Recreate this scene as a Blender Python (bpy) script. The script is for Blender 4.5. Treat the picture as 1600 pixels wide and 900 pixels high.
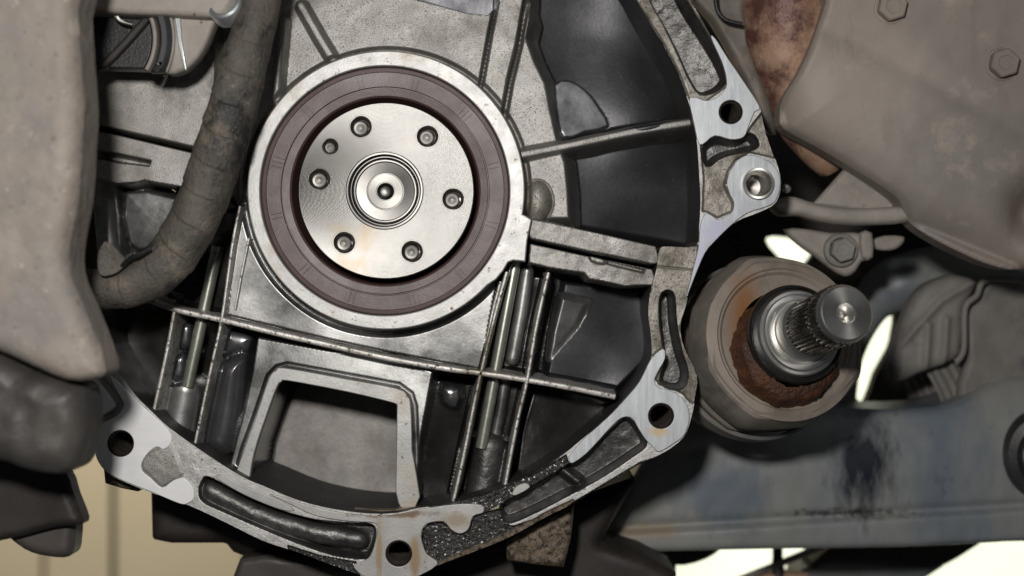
import bpy, bmesh, math, random
import numpy as np
from mathutils import Vector, Matrix
random.seed(7); rng = np.random.default_rng(7)
SC = bpy.context.scene
for o in list(bpy.data.objects): bpy.data.objects.remove(o)

# ------------------------------------------------------------------ camera, world, lamps, exposure
S = 1.0 / 3.0          # millimetres per photo pixel on the machined flange face (depth 0)
D = 750.0              # camera distance from that face, mm
COL = SC.collection
cam = bpy.data.cameras.new('camera'); cam_o = bpy.data.objects.new('camera', cam); COL.objects.link(cam_o)
cam.sensor_width = 36.0; cam.lens = 36.0 * D / (1600 * S)
cam_o.location = (0, -D / 1000, 0); cam_o.rotation_euler = (math.radians(90), 0, 0)
cam.clip_start = 0.02; cam.clip_end = 50
cam.dof.use_dof = True; cam.dof.focus_distance = D / 1000 + .006; cam.dof.aperture_fstop = 4.8
SC.camera = cam_o
W = bpy.data.worlds.new('World'); SC.world = W; W.use_nodes = True
W.node_tree.nodes['Background'].inputs[0].default_value = (.95, .97, 1.0, 1)
W.node_tree.nodes['Background'].inputs[1].default_value = 0.03
def lamp(name, loc, target, size, energy, color=(1, 1, 1), size_y=None):
    l = bpy.data.lights.new(name, 'AREA'); l.energy = energy; l.color = color
    l.shape = 'DISK' if size_y is None else 'RECTANGLE'; l.size = size
    if size_y: l.size_y = size_y
    o = bpy.data.objects.new(name, l); COL.objects.link(o); o.location = loc
    o.rotation_euler = (Vector(target) - Vector(loc)).to_track_quat('-Z', 'Y').to_euler()
    return o
lamp('camera_flash', (-.068, -.72, .13), (-.12, 0, -.07), .055, 3.7, (1, .965, .925))
lamp('added_highlight_lamp', (.30, -1.3, 1.05), (0, 0, 0), 1.2, 1.0, (.93, .97, 1), .08)  # added lamp, unseen; gives long highlights on rods and bulged panels
lamp('added_wall_lamp', (-.85, 1.15, .75), (-.85, 2.2, -.45), .5, 33, (1, .95, .86))  # added lamp out of view, put there to brighten the back wall
SC.view_settings.view_transform = 'Standard'; SC.view_settings.look = 'None'
SC.view_settings.exposure = 0; SC.view_settings.gamma = 1
SC.render.engine = 'CYCLES'

# ------------------------------------------------------------------ helpers
def P(px, py, d=0.0):
    """photo pixel -> x, z in mm on the plane at depth d (mm behind the flange face)"""
    k = S * (D + d) / D
    return ((px - 800) * k, (450 - py) * k)
def V3(px, py, d=0.0):
    x, z = P(px, py, d); return Vector((x, d, z)) / 1000
def PP(pts, d=0.0): return [P(a, b, d) for a, b in pts]
def smooth(pts, n=4, closed=True):
    """Catmull-Rom through the points"""
    q = np.array(pts, float); m = len(q); out = []
    for i in range(m if closed else m - 1):
        if closed: a, b, c, e = q[i - 1], q[i], q[(i + 1) % m], q[(i + 2) % m]
        else: a, b, c, e = q[max(i - 1, 0)], q[i], q[i + 1], q[min(i + 2, m - 1)]
        for k in range(n):
            t = k / n
            out.append(.5 * ((2 * b) + (-a + c) * t + (2 * a - 5 * b + 4 * c - e) * t * t + (-a + 3 * b - 3 * c + e) * t ** 3))
    if not closed: out.append(q[-1])
    return [tuple(v) for v in out]
def circ(cx, cy, r, n=40): return [(cx + r * math.cos(2 * math.pi * i / n), cy + r * math.sin(2 * math.pi * i / n)) for i in range(n)]

def tag(o, label=None, cat=None, group=None, kind=None):
    if label: o['label'] = label
    if cat: o['category'] = cat
    if group: o['group'] = group
    if kind: o['kind'] = kind
    return o
def thing(name, loc, label, cat, group=None):
    o = bpy.data.objects.new(name, None); COL.objects.link(o); o.location = loc; o.empty_display_size = .02
    return tag(o, label, cat, group)
def link(name, me, mat, parent=None, angle=35):
    if mat is not None: me.materials.append(mat)
    if len(me.polygons):
        me.polygons.foreach_set('use_smooth', [True] * len(me.polygons))
        if angle: me.set_sharp_from_angle(angle=math.radians(angle))
    me.update()
    o = bpy.data.objects.new(name, me); COL.objects.link(o)
    if parent is not None:
        o.parent = parent
        o.matrix_parent_inverse = WORLD(parent).inverted()
    return o
def WORLD(o):
    M = o.matrix_basis.copy()
    if o.parent is not None: M = WORLD(o.parent) @ o.matrix_parent_inverse @ M
    return M
def mesh(name, v, f):
    me = bpy.data.meshes.new(name); me.from_pydata([tuple(a) for a in v], [], f); me.validate(); return me

def plate(name, outer, front, back, mat, parent=None, holes=(), bevel=.6, ref=None, world=False, angle=35):
    """extruded outline with rounded rims; outline in photo pixels seen at depth `front`"""
    ref = front if ref is None else ref
    cu = bpy.data.curves.new(name, 'CURVE'); cu.dimensions = '2D'; cu.fill_mode = 'BOTH'
    for pts in [outer] + list(holes):
        q = pts if world else PP(pts, ref)
        sp = cu.splines.new('POLY'); sp.points.add(len(q) - 1); sp.use_cyclic_u = True
        sp.points.foreach_set('co', [c for a in q for c in (a[0] / 1000, a[1] / 1000, 0, 1)])
    bevel = min(bevel, (back - front) / 2.05)
    cu.extrude = ((back - front) / 2 - bevel) / 1000; cu.bevel_depth = bevel / 1000; cu.offset = -bevel / 1000; cu.bevel_resolution = 2
    tmp = bpy.data.objects.new('tmp', cu); COL.objects.link(tmp); bpy.context.view_layer.update()
    me = bpy.data.meshes.new_from_object(tmp.evaluated_get(bpy.context.evaluated_depsgraph_get()))
    bpy.data.objects.remove(tmp); bpy.data.curves.remove(cu)
    me.materials.clear()
    me.transform(Matrix.Translation((0, (front + back) / 2000, 0)) @ Matrix.Rotation(math.pi / 2, 4, 'X'))
    bm = bmesh.new(); bm.from_mesh(me); bmesh.ops.remove_doubles(bm, verts=bm.verts, dist=1e-7)
    bmesh.ops.recalc_face_normals(bm, faces=bm.faces); bm.to_mesh(me); bm.free(); me.name = name
    o = link(name, me, mat, parent, angle)
    for p in me.polygons:
        if abs(p.normal.y) > .9995: p.use_smooth = False
    return o

def lathe(name, prof, mat, parent=None, center=(0, 0, 0), axis=(0, 1, 0), seg=64, rfun=None, angle=30, origin=False, cap=False):
    """profile [(radius mm, position along axis mm)]; axis starts at center (metres)"""
    A = Vector(axis).normalized(); R = A.to_track_quat('Y', 'Z').to_matrix()
    v = []; f = []; n = len(prof)
    for r, y in prof:
        for k in range(seg):
            a = 2 * math.pi * k / seg; rr = r * (rfun(a, y, r) if rfun else 1)
            p = Vector((rr * math.cos(a), y, rr * math.sin(a))) / 1000
            v.append(p if origin else R @ p + Vector(center))
    for i in range(n - 1):
        for k in range(seg):
            a, b = i * seg + k, i * seg + (k + 1) % seg
            f.append((a, b, b + seg, a + seg))
    for i, s in ((0, 1), (n - 1, -1)):
        if cap and prof[i][0] > .02:
            ring = [i * seg + k for k in range(seg)]; f.append(tuple(ring[::-1] if s > 0 else ring))
    me = mesh(name, v, f)
    bm = bmesh.new(); bm.from_mesh(me); bmesh.ops.remove_doubles(bm, verts=bm.verts, dist=1e-8)
    bmesh.ops.recalc_face_normals(bm, faces=bm.faces); bm.to_mesh(me); bm.free()
    o = link(name, me, mat, None, angle)
    if origin: o.location = center; o.rotation_euler = R.to_euler()
    if parent is not None: o.parent = parent; o.matrix_parent_inverse = WORLD(parent).inverted()
    return o

def sweep(name, path, rad, mat, parent=None, seg=28, sub=8, rfun=None, angle=40, cap=True):
    """tube along 3-D points (metres); rad in mm (number or list)"""
    q = [Vector(p) for p in path]
    pts = [Vector(p) for p in smooth(q, sub, False)]
    rs = rad if isinstance(rad, (list, tuple)) else [rad] * len(q)
    rr = np.interp(np.linspace(0, len(q) - 1, len(pts)), range(len(q)), rs)
    L = [0]
    for i in range(1, len(pts)): L.append(L[-1] + (pts[i] - pts[i - 1]).length)
    v = []; f = []; T = (pts[1] - pts[0]).normalized(); N = T.orthogonal().normalized()
    for i, p in enumerate(pts):
        T2 = (pts[min(i + 1, len(pts) - 1)] - pts[max(i - 1, 0)]).normalized()
        N = (T.rotation_difference(T2) @ N).normalized(); T = T2; B = T.cross(N)
        for k in range(seg):
            a = 2 * math.pi * k / seg; r = rr[i] * (rfun(a, L[i] * 1000) if rfun else 1) / 1000
            v.append(p + (N * math.cos(a) + B * math.sin(a)) * r)
    for i in range(len(pts) - 1):
        for k in range(seg):
            a, b = i * seg + k, i * seg + (k + 1) % seg; f.append((a, b, b + seg, a + seg))
    if cap: f.append(tuple(range(seg))[::-1]); f.append(tuple((len(pts) - 1) * seg + k for k in range(seg)))
    me = mesh(name, v, f)
    bm = bmesh.new(); bm.from_mesh(me); bmesh.ops.recalc_face_normals(bm, faces=bm.faces); bm.to_mesh(me); bm.free()
    return link(name, me, mat, parent, angle)

# ---- reliefs: castings and pressings as height grids with real walls
def sdf_poly(X, Z, poly):
    q = np.array(poly, float); d2 = np.full(X.shape, 1e18); ins = np.zeros(X.shape, bool); n = len(q)
    for i in range(n):
        ax, az = q[i]; bx, bz = q[(i + 1) % n]; ex, ez = bx - ax, bz - az; l2 = ex * ex + ez * ez
        if l2 < 1e-12: continue
        t = np.clip(((X - ax) * ex + (Z - az) * ez) / l2, 0, 1)
        d2 = np.minimum(d2, (X - ax - t * ex) ** 2 + (Z - az - t * ez) ** 2)
        c = (az > Z) != (bz > Z)
        if ez != 0: ins ^= c & (X < ax + (Z - az) / ez * ex)
    d = np.sqrt(d2); return np.where(ins, -d, d)
def sdf_line(X, Z, path):
    q = np.array(path, float); d2 = np.full(X.shape, 1e18); u = np.zeros(X.shape); n = len(q)
    for i in range(n - 1):
        ax, az = q[i]; ex, ez = q[i + 1] - q[i]; l2 = ex * ex + ez * ez + 1e-12
        t = np.clip(((X - ax) * ex + (Z - az) * ez) / l2, 0, 1)
        dd = (X - ax - t * ex) ** 2 + (Z - az - t * ez) ** 2; m = dd < d2
        d2 = np.where(m, dd, d2); u = np.where(m, (i + t) / (n - 1), u)
    return np.sqrt(d2), u
def sstep(e0, e1, x):
    t = np.clip((x - e0) / (e1 - e0), 0, 1); return t * t * (3 - 2 * t)
def vnoise(X, Z, cell, seed=0):
    r = np.random.default_rng(seed).random((97, 97)); x = X / cell + 531.3; z = Z / cell + 287.7
    ix = np.floor(x).astype(int); iz = np.floor(z).astype(int); fx = x - ix; fz = z - iz
    fx = fx * fx * (3 - 2 * fx); fz = fz * fz * (3 - 2 * fz); g = lambda a, b: r[a % 97, b % 97]
    return (g(ix, iz) * (1 - fx) + g(ix + 1, iz) * fx) * (1 - fz) + (g(ix, iz + 1) * (1 - fx) + g(ix + 1, iz + 1) * fx) * fz - .5

class Relief:
    def __init__(s, outline, ref, res, holes=(), base=0.0):
        s.res = res; s.ref = ref
        out = PP(outline, ref); hs = [PP(h, ref) for h in holes]
        q = np.array(out); x0, z0 = q.min(0) - 2 * res; x1, z1 = q.max(0) + 2 * res
        nx = int((x1 - x0) / res) + 1; nz = int((z1 - z0) / res) + 1
        X, Z = np.meshgrid(x0 + np.arange(nx) * res, z0 + np.arange(nz) * res); X = X.ravel(); Z = Z.ravel()
        def SD(x, z):
            d = sdf_poly(x, z, out)
            for h in hs: d = np.maximum(d, -sdf_poly(x, z, h))
            return d
        sd = SD(X, Z); ok = sd < .55 * res
        I = (np.arange(nz - 1)[:, None] * nx + np.arange(nx - 1)[None, :]).ravel()
        Q = np.stack([I, I + 1, I + 1 + nx, I + nx], 1); Q = Q[ok[Q].all(1)]
        used = np.unique(Q); mp = np.full(X.size, -1); mp[used] = np.arange(used.size)
        s.X = X[used].copy(); s.Z = Z[used].copy(); s.F = mp[Q]; sd = sd[used]
        e = np.concatenate([s.F[:, [0, 1]], s.F[:, [1, 2]], s.F[:, [2, 3]], s.F[:, [3, 0]]])
        key = np.sort(e, 1); k1 = key[:, 0] * s.X.size + key[:, 1]
        u, idx, cnt = np.unique(k1, return_index=True, return_counts=True)
        s.edge = e[idx[cnt == 1]]; b = np.unique(s.edge)
        for _ in range(3):
            h = 1e-3; x = s.X[b]; z = s.Z[b]; d0 = SD(x, z)
            gx = (SD(x + h, z) - d0) / h; gz = (SD(x, z + h) - d0) / h; g = np.sqrt(gx ** 2 + gz ** 2) + 1e-9
            st = np.clip(d0, -1.2 * res, 1.2 * res); s.X[b] -= st * gx / g; s.Z[b] -= st * gz / g
        s.sd = SD(s.X, s.Z)
        s.Y = np.full(s.X.shape, float(base)); s.R = np.zeros(s.X.size, int); s.names = [None]
    def sel(s, pts, m):
        q = np.array(pts); a = q.min(0) - m; b = q.max(0) + m
        return np.nonzero((s.X > a[0]) & (s.X < b[0]) & (s.Z > a[1]) & (s.Z < b[1]))[0]
    def region(s, i, t, part, thr=.04):
        if part:
            s.names.append(part); s.R[i[t > thr]] = len(s.names) - 1
    def paint(s, pts, level, soft=2.0, part=None, d=None, tilt=(0, 0), dome=0.0, mode=None, round=0.0):
        """blend the surface to `level` inside an outline; tilt = slope per mm in x, z; dome bulges towards the camera"""
        q = PP(pts, level if d is None else d); i = s.sel(q, soft + 1); x = s.X[i]; z = s.Z[i]
        sd = sdf_poly(x, z, q); t = sstep(soft / 2, -soft / 2, sd); c = np.array(q).mean(0)
        lv = level + tilt[0] * (x - c[0]) + tilt[1] * (z - c[1])
        if dome:
            R = max(1e-3, -sd.min()); lv = lv - dome * np.sqrt(np.clip(1 - np.clip(1 + sd / R, 0, 1) ** 2, 0, 1))
        if round: lv = lv + round * (1 - np.sqrt(np.clip(1 - np.clip(1 + sd / round, 0, 1) ** 2, 0, 1)))
        y = s.Y[i] * (1 - t) + lv * t
        if mode == 'min': y = np.minimum(y, s.Y[i])
        if mode == 'max': y = np.maximum(y, s.Y[i])
        s.Y[i] = y; s.region(i, t, part); return s
    def rib(s, path, level, hw, soft=2.0, part=None, crown=.6):
        """raised rib along a path; level number or (start, end)"""
        lv = level if isinstance(level, (tuple, list)) else (level, level)
        n = len(path); q = [P(a, b, lv[0] + (lv[-1] - lv[0]) * k / max(1, n - 1)) for k, (a, b) in enumerate(path)]
        i = s.sel(q, hw + soft + 1); dd, u = sdf_line(s.X[i], s.Z[i], q); t = sstep(hw + soft, hw - .15, dd)
        y = s.Y[i] * (1 - t) + (np.interp(u, np.linspace(0, 1, len(lv)), lv) + crown * (dd / hw) ** 2) * t
        s.Y[i] = np.minimum(y, s.Y[i]); s.region(i, t, part); return s
    def groove(s, path, depth, hw, soft=1.0, d=0.0):
        q = PP(path, d); i = s.sel(q, hw + soft + 1); dd, u = sdf_line(s.X[i], s.Z[i], q)
        s.Y[i] += depth * sstep(hw + soft, max(hw - soft, 0), dd); return s
    def tube(s, path, R, axis, part=None, soft=.8):
        """half-round bar cast on the wall, axis depth given"""
        q = PP(path, axis - R); i = s.sel(q, R + 1); dd, u = sdf_line(s.X[i], s.Z[i], q)
        h = axis - np.sqrt(np.clip(R * R - dd * dd, 0, None)); t = sstep(R + soft * .2, R - soft, dd)
        y = s.Y[i] * (1 - t) + h * t; y = np.minimum(y, s.Y[i]); m = (y < s.Y[i]) * t
        s.Y[i] = y; s.region(i, m, part); return s
    def rough(s, amp, cell, seed=1, names=None):
        n = vnoise(s.X, s.Z, cell, seed) * amp
        if names is not None: n = n * np.isin(s.R, [k for k, a in enumerate(s.names) if a in names])
        s.Y += n; return s
    def build(s, name, mat, parent=None, mats=None, back=None, side_mat=None, wallname=None, closed=False, region_parent=None):
        """one object per painted region, the rest as `name` with its side walls down to depth `back`"""
        P3 = np.stack([s.X, s.Y, s.Z], 1) / 1000; fr = s.R[s.F].max(1); out = []; jobs = []
        fmin = s.R[s.F].min(1)
        for r in list(range(len(s.names)))[::-1]:
            sel_ = np.nonzero(fr == r)[0]; F = s.F[sel_]
            if not len(F): continue
            par = np.arange(s.X.size)
            while True:
                old = par.copy(); m_ = par[F].min(1)
                for k in range(4): np.minimum.at(par, F[:, k], m_)
                par = par[par]
                if (par == old).all(): break
            lab = par[F[:, 0]]; ids, cnt = np.unique(lab, return_counts=True); o_ = np.argsort(-cnt)
            big = [ids[k] for k in o_ if cnt[k] > 60]
            sm_ = sel_[~np.isin(lab, big)]
            fr[sm_] = np.where(fmin[sm_] < r, fmin[sm_], max(r - 1, 0))
            for k, b_ in enumerate(big): jobs.append((r, F[lab == b_], k))
        jobs.sort(key=lambda j: (j[0], j[2]))
        for r, F, part_no in jobs:
            used = np.unique(F); mp = np.full(s.X.size, -1); mp[used] = np.arange(used.size)
            v = P3[used]; f = mp[F]
            if r == 0 and part_no == 0 and back is not None:
                E = s.edge; bv = np.unique(E); m2 = np.full(s.X.size, -1); m2[bv] = np.arange(bv.size) + len(v)
                tp = P3[bv]; bt = tp.copy(); bt[:, 1] = back / 1000
                nb = bv.size; sf = np.stack([m2[E[:, 1]], m2[E[:, 0]], m2[E[:, 0]] + nb, m2[E[:, 1]] + nb], 1)
                if side_mat is None: v = np.concatenate([v, tp, bt]); f = np.concatenate([f, sf])
                else: side = mesh(wallname, np.concatenate([tp, bt]), (sf - len(v)).tolist())
                if closed:
                    k0 = len(v); bk = P3.copy(); bk[:, 1] = back / 1000; v = np.concatenate([v, bk]); f = np.concatenate([f, s.F[:, ::-1] + k0])
            nm = name if r == 0 else s.names[r]
            me = bpy.data.meshes.new(nm); me.vertices.add(len(v)); me.vertices.foreach_set('co', v.ravel())
            me.loops.add(f.size); me.loops.foreach_set('vertex_index', f.ravel().astype(np.int32))
            me.polygons.add(len(f)); me.polygons.foreach_set('loop_start', np.arange(0, f.size, 4, dtype=np.int32))
            me.update(calc_edges=True)
            m = mat if r == 0 else (mats or {}).get(nm, mat)
            par = parent if (r == 0 or region_parent is None) else out[0]
            out.append(link(nm, me, m, par, None))
        if side_mat is not None: link(wallname, side, side_mat, out[0] if region_parent else parent, 40)
        return out

# ------------------------------------------------------------------ materials
def ramp(nt, src, stops):
    r = nt.nodes.new('ShaderNodeValToRGB'); e = r.color_ramp.elements
    while len(e) < len(stops): e.new(.5)
    for k, (p, c) in enumerate(stops):
        e[k].position = p; e[k].color = (*c, 1) if len(c) == 3 else c
    nt.links.new(src, r.inputs[0]); return r
def noise(nt, co, scale, detail=6, rough=.6, stretch=None):
    n = nt.nodes.new('ShaderNodeTexNoise'); n.inputs['Scale'].default_value = scale
    n.inputs['Detail'].default_value = detail; n.inputs['Roughness'].default_value = rough
    if stretch:
        m = nt.nodes.new('ShaderNodeMapping'); m.inputs['Scale'].default_value = stretch; nt.links.new(co, m.inputs[0]); co = m.outputs[0]
    nt.links.new(co, n.inputs['Vector']); return n.outputs[0]
def mixc(nt, fac, a, b):
    m = nt.nodes.new('ShaderNodeMix'); m.data_type = 'RGBA'
    for s, v in ((m.inputs[0], fac), (m.inputs[6], a), (m.inputs[7], b)):
        if isinstance(v, (int, float)): s.default_value = v
        elif isinstance(v, tuple): s.default_value = (*v, 1)
        else: nt.links.new(v, s)
    return m.outputs[2]
def mat(name, c1, c2, scale=60, metal=0.0, rough=.5, rvar=.12, bump=.0, bscale=900, spots=None, patches=None, stretch=None,
        coat=0, aniso=0, spec=None, bumpd=.0004, big=None):
    """c1/c2 blended by noise; spots/patches: (colour, scale, threshold, softness, metal, rough)"""
    m = bpy.data.materials.new(name); m.use_nodes = True; nt = m.node_tree; b = nt.nodes['Principled BSDF']
    co = nt.nodes.new('ShaderNodeTexCoord').outputs['Object']
    n = noise(nt, co, scale, 6, .65, stretch)
    col = mixc(nt, ramp(nt, n, [(.32, (0, 0, 0)), (.68, (1, 1, 1))]).outputs[0], c1, c2)
    mt = None; rg = nt.nodes.new('ShaderNodeMapRange'); rg.inputs[3].default_value = max(.02, rough - rvar); rg.inputs[4].default_value = min(1, rough + rvar)
    nt.links.new(noise(nt, co, scale * 2.3, 5, .6, stretch), rg.inputs[0]); rr = rg.outputs[0]; mv = metal
    for lay in (patches or []) + (spots or []):
        c, sc, th, so, me_, ro = lay[:6]; st = lay[6] if len(lay) > 6 else None
        k = ramp(nt, noise(nt, co, sc, 8, .68, st), [(th - so, (0, 0, 0)), (th + so, (1, 1, 1))]).outputs[0]
        col = mixc(nt, k, col, c)
        f = nt.nodes.new('ShaderNodeMix'); nt.links.new(k, f.inputs[0])
        if isinstance(mv, (int, float)): f.inputs[2].default_value = mv
        else: nt.links.new(mv, f.inputs[2])
        f.inputs[3].default_value = me_; mv = f.outputs[0]
        g = nt.nodes.new('ShaderNodeMix'); nt.links.new(k, g.inputs[0]); nt.links.new(rr, g.inputs[2]); g.inputs[3].default_value = ro; rr = g.outputs[0]
    nt.links.new(col, b.inputs['Base Color']); nt.links.new(rr, b.inputs['Roughness'])
    if isinstance(mv, (int, float)): b.inputs['Metallic'].default_value = mv
    else: nt.links.new(mv, b.inputs['Metallic'])
    if bump:
        bp = nt.nodes.new('ShaderNodeBump'); bp.inputs['Strength'].default_value = bump; bp.inputs['Distance'].default_value = bumpd
        nt.links.new(noise(nt, co, bscale, 4, .6), bp.inputs['Height'])
        if big:
            bp2 = nt.nodes.new('ShaderNodeBump'); bp2.inputs['Strength'].default_value = big[1]; bp2.inputs['Distance'].default_value = big[2]
            nt.links.new(noise(nt, co, big[0], 3, .5), bp2.inputs['Height']); nt.links.new(bp.outputs[0], bp2.inputs['Normal']); bp = bp2
        nt.links.new(bp.outputs[0], b.inputs['Normal'])
    if coat: b.inputs['Coat Weight'].default_value = coat; b.inputs['Coat Roughness'].default_value = .12
    if aniso:
        b.inputs['Anisotropic'].default_value = aniso; tg = nt.nodes.new('ShaderNodeTangent'); tg.direction_type = 'RADIAL'; tg.axis = 'Y'
        nt.links.new(tg.outputs[0], b.inputs['Tangent'])
    if spec is not None: b.inputs['Specular IOR Level'].default_value = spec
    return m
M = {}
DIRT = (.035, .028, .02)
M['cast'] = mat('cast aluminium', (.28, .27, .253), (.41, .398, .38), 45, .72, .5, .1, .5, 1500, spots=[((.13, .12, .10), 1000, .60, .05, .3, .55), ((.60, .59, .57), 1300, .67, .03, .6, .45)],
                patches=[((.15, .14, .125), 24, .58, .10, .5, .5)])
M['castdk'] = mat('grimy cast aluminium', (.24, .22, .19), (.40, .38, .34), 60, .5, .5, .1, .6, 1000,
                  spots=[((.05, .042, .033), 700, .60, .05, .1, .55)], patches=[((.09, .075, .055), 40, .56, .08, .2, .5)])
M['oily'] = mat('oil wetted aluminium', (.235, .235, .23), (.36, .36, .352), 16, .75, .40, .08, .12, 700, patches=[((.09, .09, .087), 20, .55, .10, .75, .32)], spots=[((.10, .09, .075), 260, .70, .03, .4, .4)],
                coat=.2)
M['ribm'] = mat('worn rib edge aluminium', (.50, .48, .45), (.68, .66, .63), 90, .6, .5, .1, .5, 900,
                spots=[((.05, .043, .033), 420, .58, .05, .2, .45)], patches=[((.22, .19, .15), 34, .60, .08, .5, .4)])
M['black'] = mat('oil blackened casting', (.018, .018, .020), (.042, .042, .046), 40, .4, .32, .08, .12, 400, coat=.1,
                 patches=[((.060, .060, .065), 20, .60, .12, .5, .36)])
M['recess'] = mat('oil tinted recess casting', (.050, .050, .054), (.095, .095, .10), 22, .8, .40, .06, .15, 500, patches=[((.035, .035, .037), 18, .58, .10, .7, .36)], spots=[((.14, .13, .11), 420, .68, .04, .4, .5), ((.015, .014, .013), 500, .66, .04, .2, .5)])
M['blackmatte'] = mat('matte black casting wall', (.018, .017, .016), (.04, .038, .036), 40, .1, .6, .08, .4, 300)  # near black, matte side walls of the bell
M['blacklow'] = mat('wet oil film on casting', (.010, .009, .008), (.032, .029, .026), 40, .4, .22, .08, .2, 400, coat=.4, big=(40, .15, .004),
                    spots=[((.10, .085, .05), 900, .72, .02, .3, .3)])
M['sheet'] = mat('smooth dark sheet', (.17, .17, .185), (.34, .34, .355), 60, .75, .36, .08, .12, 500, patches=[((.09, .09, .10), 40, .56, .10, .7, .34)])
M['baffle'] = mat('grey baffle sheet', (.19, .18, .17), (.30, .285, .265), 60, .4, .5, .08, .25, 600, patches=[((.16, .145, .13), 26, .56, .08, .3, .5)], spots=[((.12, .10, .08), 300, .66, .05, .2, .5), ((.42, .40, .37), 500, .70, .04, .3, .5)])
M['mach_lit'] = mat('flash lit aluminium', (.86, .865, .87), (.93, .93, .93), 60, .15, .46, .08, .10, 1500, stretch=(1, 1, 4), patches=[((.78, .785, .79), 26, .60, .1, .2, .45)], spots=[((.30, .29, .27), 520, .72, .02, .3, .5)])  # paler copy of mach; makes up in colour for weaker flash at lower left
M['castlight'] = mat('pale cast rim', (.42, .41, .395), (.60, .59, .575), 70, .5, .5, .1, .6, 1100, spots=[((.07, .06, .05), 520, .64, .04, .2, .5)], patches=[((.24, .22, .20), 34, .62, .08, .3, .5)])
M['wetcurve'] = mat('wet dark curved casting', (.10, .10, .105), (.17, .17, .175), 30, .75, .24, .05, .05, 500, coat=.3)
M['turned'] = mat('bright lathe turned steel', (.55, .54, .51), (.68, .67, .65), 60, .95, .34, .06, aniso=.7)
M['mach'] = mat('machined aluminium', (.40, .425, .45), (.58, .60, .625), 55, .55, .46, .10, .12, 1500, stretch=(5, 1, .6),
                patches=[((.34, .36, .385), 16, .58, .12, .5, .42), ((.62, .64, .66), 120, .60, .10, .5, .5, (4, 1, .5))], spots=[((.22, .21, .20), 420, .70, .03, .4, .45)])
M['machold'] = mat('stained machined aluminium', (.37, .37, .36), (.53, .525, .51), 55, .5, .47, .1, .2, 900,
                   spots=[((.15, .115, .075), 300, .65, .04, .2, .5)], patches=[((.40, .34, .27), 30, .62, .08, .4, .5)])
M['gritty'] = mat('oil soaked gritty casting', (.012, .011, .010), (.035, .031, .027), 120, .1, .35, .1, 1.0, 520, bumpd=.0012,
                  spots=[((.75, .74, .72), 620, .61, .02, .7, .3)])
M['gritbrown'] = mat('gritty brown casting', (.10, .075, .05), (.22, .17, .12), 120, .2, .5, .1, 1.0, 600, bumpd=.001,
                     spots=[((.02, .018, .015), 330, .54, .05, .1, .35), ((.5, .48, .44), 760, .68, .02, .5, .35)])
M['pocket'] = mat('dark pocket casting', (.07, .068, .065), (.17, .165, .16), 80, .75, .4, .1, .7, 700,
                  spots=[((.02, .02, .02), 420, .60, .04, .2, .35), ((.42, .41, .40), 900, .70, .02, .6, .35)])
M['seal'] = mat('brown seal rubber', (.068, .040, .038), (.100, .061, .057), 60, 0, .45, .06, .2, 900, patches=[((.118, .078, .075), 26, .60, .1, 0, .4)])
M['sealdk'] = mat('dark seal lip', (.035, .018, .016), (.05, .028, .024), 60, 0, .4, .05)
M['crank'] = mat('ground crank steel', (.122, .120, .114), (.152, .149, .143), 30, 1, .37, .03, .05, 1500, aniso=.92,
                 patches=[((.15, .12, .085), 18, .64, .06, 1, .37)])
def turned_lines(m, scale, strength):
    nt = m.node_tree; wv = nt.nodes.new('ShaderNodeTexWave'); wv.wave_type = 'RINGS'; wv.rings_direction = 'Y'; wv.inputs['Scale'].default_value = scale
    wv.inputs['Distortion'].default_value = 1.5; wv.inputs['Detail'].default_value = 3; wv.inputs['Detail Scale'].default_value = 2
    nt.links.new(nt.nodes.new('ShaderNodeTexCoord').outputs['Object'], wv.inputs['Vector'])
    b = nt.nodes['Principled BSDF']; bp = nt.nodes.new('ShaderNodeBump'); bp.inputs['Strength'].default_value = strength; bp.inputs['Distance'].default_value = .0002
    nt.links.new(wv.outputs['Fac'], bp.inputs['Height'])
    if b.inputs['Normal'].links: nt.links.new(b.inputs['Normal'].links[0].from_socket, bp.inputs['Normal'])
    nt.links.new(bp.outputs[0], b.inputs['Normal'])
turned_lines(M['crank'], 480, .07)
M['steel'] = mat('bright turned steel', (.17, .165, .155), (.23, .225, .215), 60, 1, .42, .05, aniso=.88)
M['hole'] = mat('drilled steel', (.50, .48, .45), (.66, .64, .60), 80, .9, .40, .06)
M['thread'] = mat('dark threaded bore', (.035, .028, .022), (.09, .075, .06), 200, .6, .4, .08)
M['rod'] = mat('dull zinc bolt', (.30, .315, .27), (.46, .47, .41), 70, .7, .34, .06, .1, 600, spots=[((.08, .075, .05), 240, .66, .04, .3, .4)])
M['hose'] = mat('dusty taped hose', (.058, .052, .044), (.135, .120, .10), 50, 0, .6, .1, .8, 520, bumpd=.0012,
                patches=[((.030, .029, .027), 34, .56, .05, 0, .5), ((.215, .18, .14), 30, .61, .05, 0, .7)], spots=[((.25, .225, .19), 260, .67, .03, 0, .6), ((.03, .027, .023), 420, .66, .03, 0, .6)])
M['mount'] = mat('dusty grey casting', (.275, .235, .20), (.365, .318, .275), 26, 0, .7, .1, .7, 160, bumpd=.0014,
                 patches=[((.245, .225, .205), 20, .54, .08, 0, .7), ((.42, .375, .33), 60, .64, .06, 0, .7)],
                 spots=[((.15, .11, .08), 130, .65, .04, 0, .7), ((.55, .50, .44), 260, .66, .03, 0, .7), ((.11, .10, .09), 330, .66, .03, 0, .7)])
M['mountdk'] = mat('dark dirty mount', (.035, .032, .03), (.085, .08, .073), 30, 0, .5, .1, .5, 120, bumpd=.001,
                   patches=[((.17, .12, .08), 34, .64, .07, 0, .6), ((.23, .21, .18), 90, .73, .04, 0, .6)])
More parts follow.
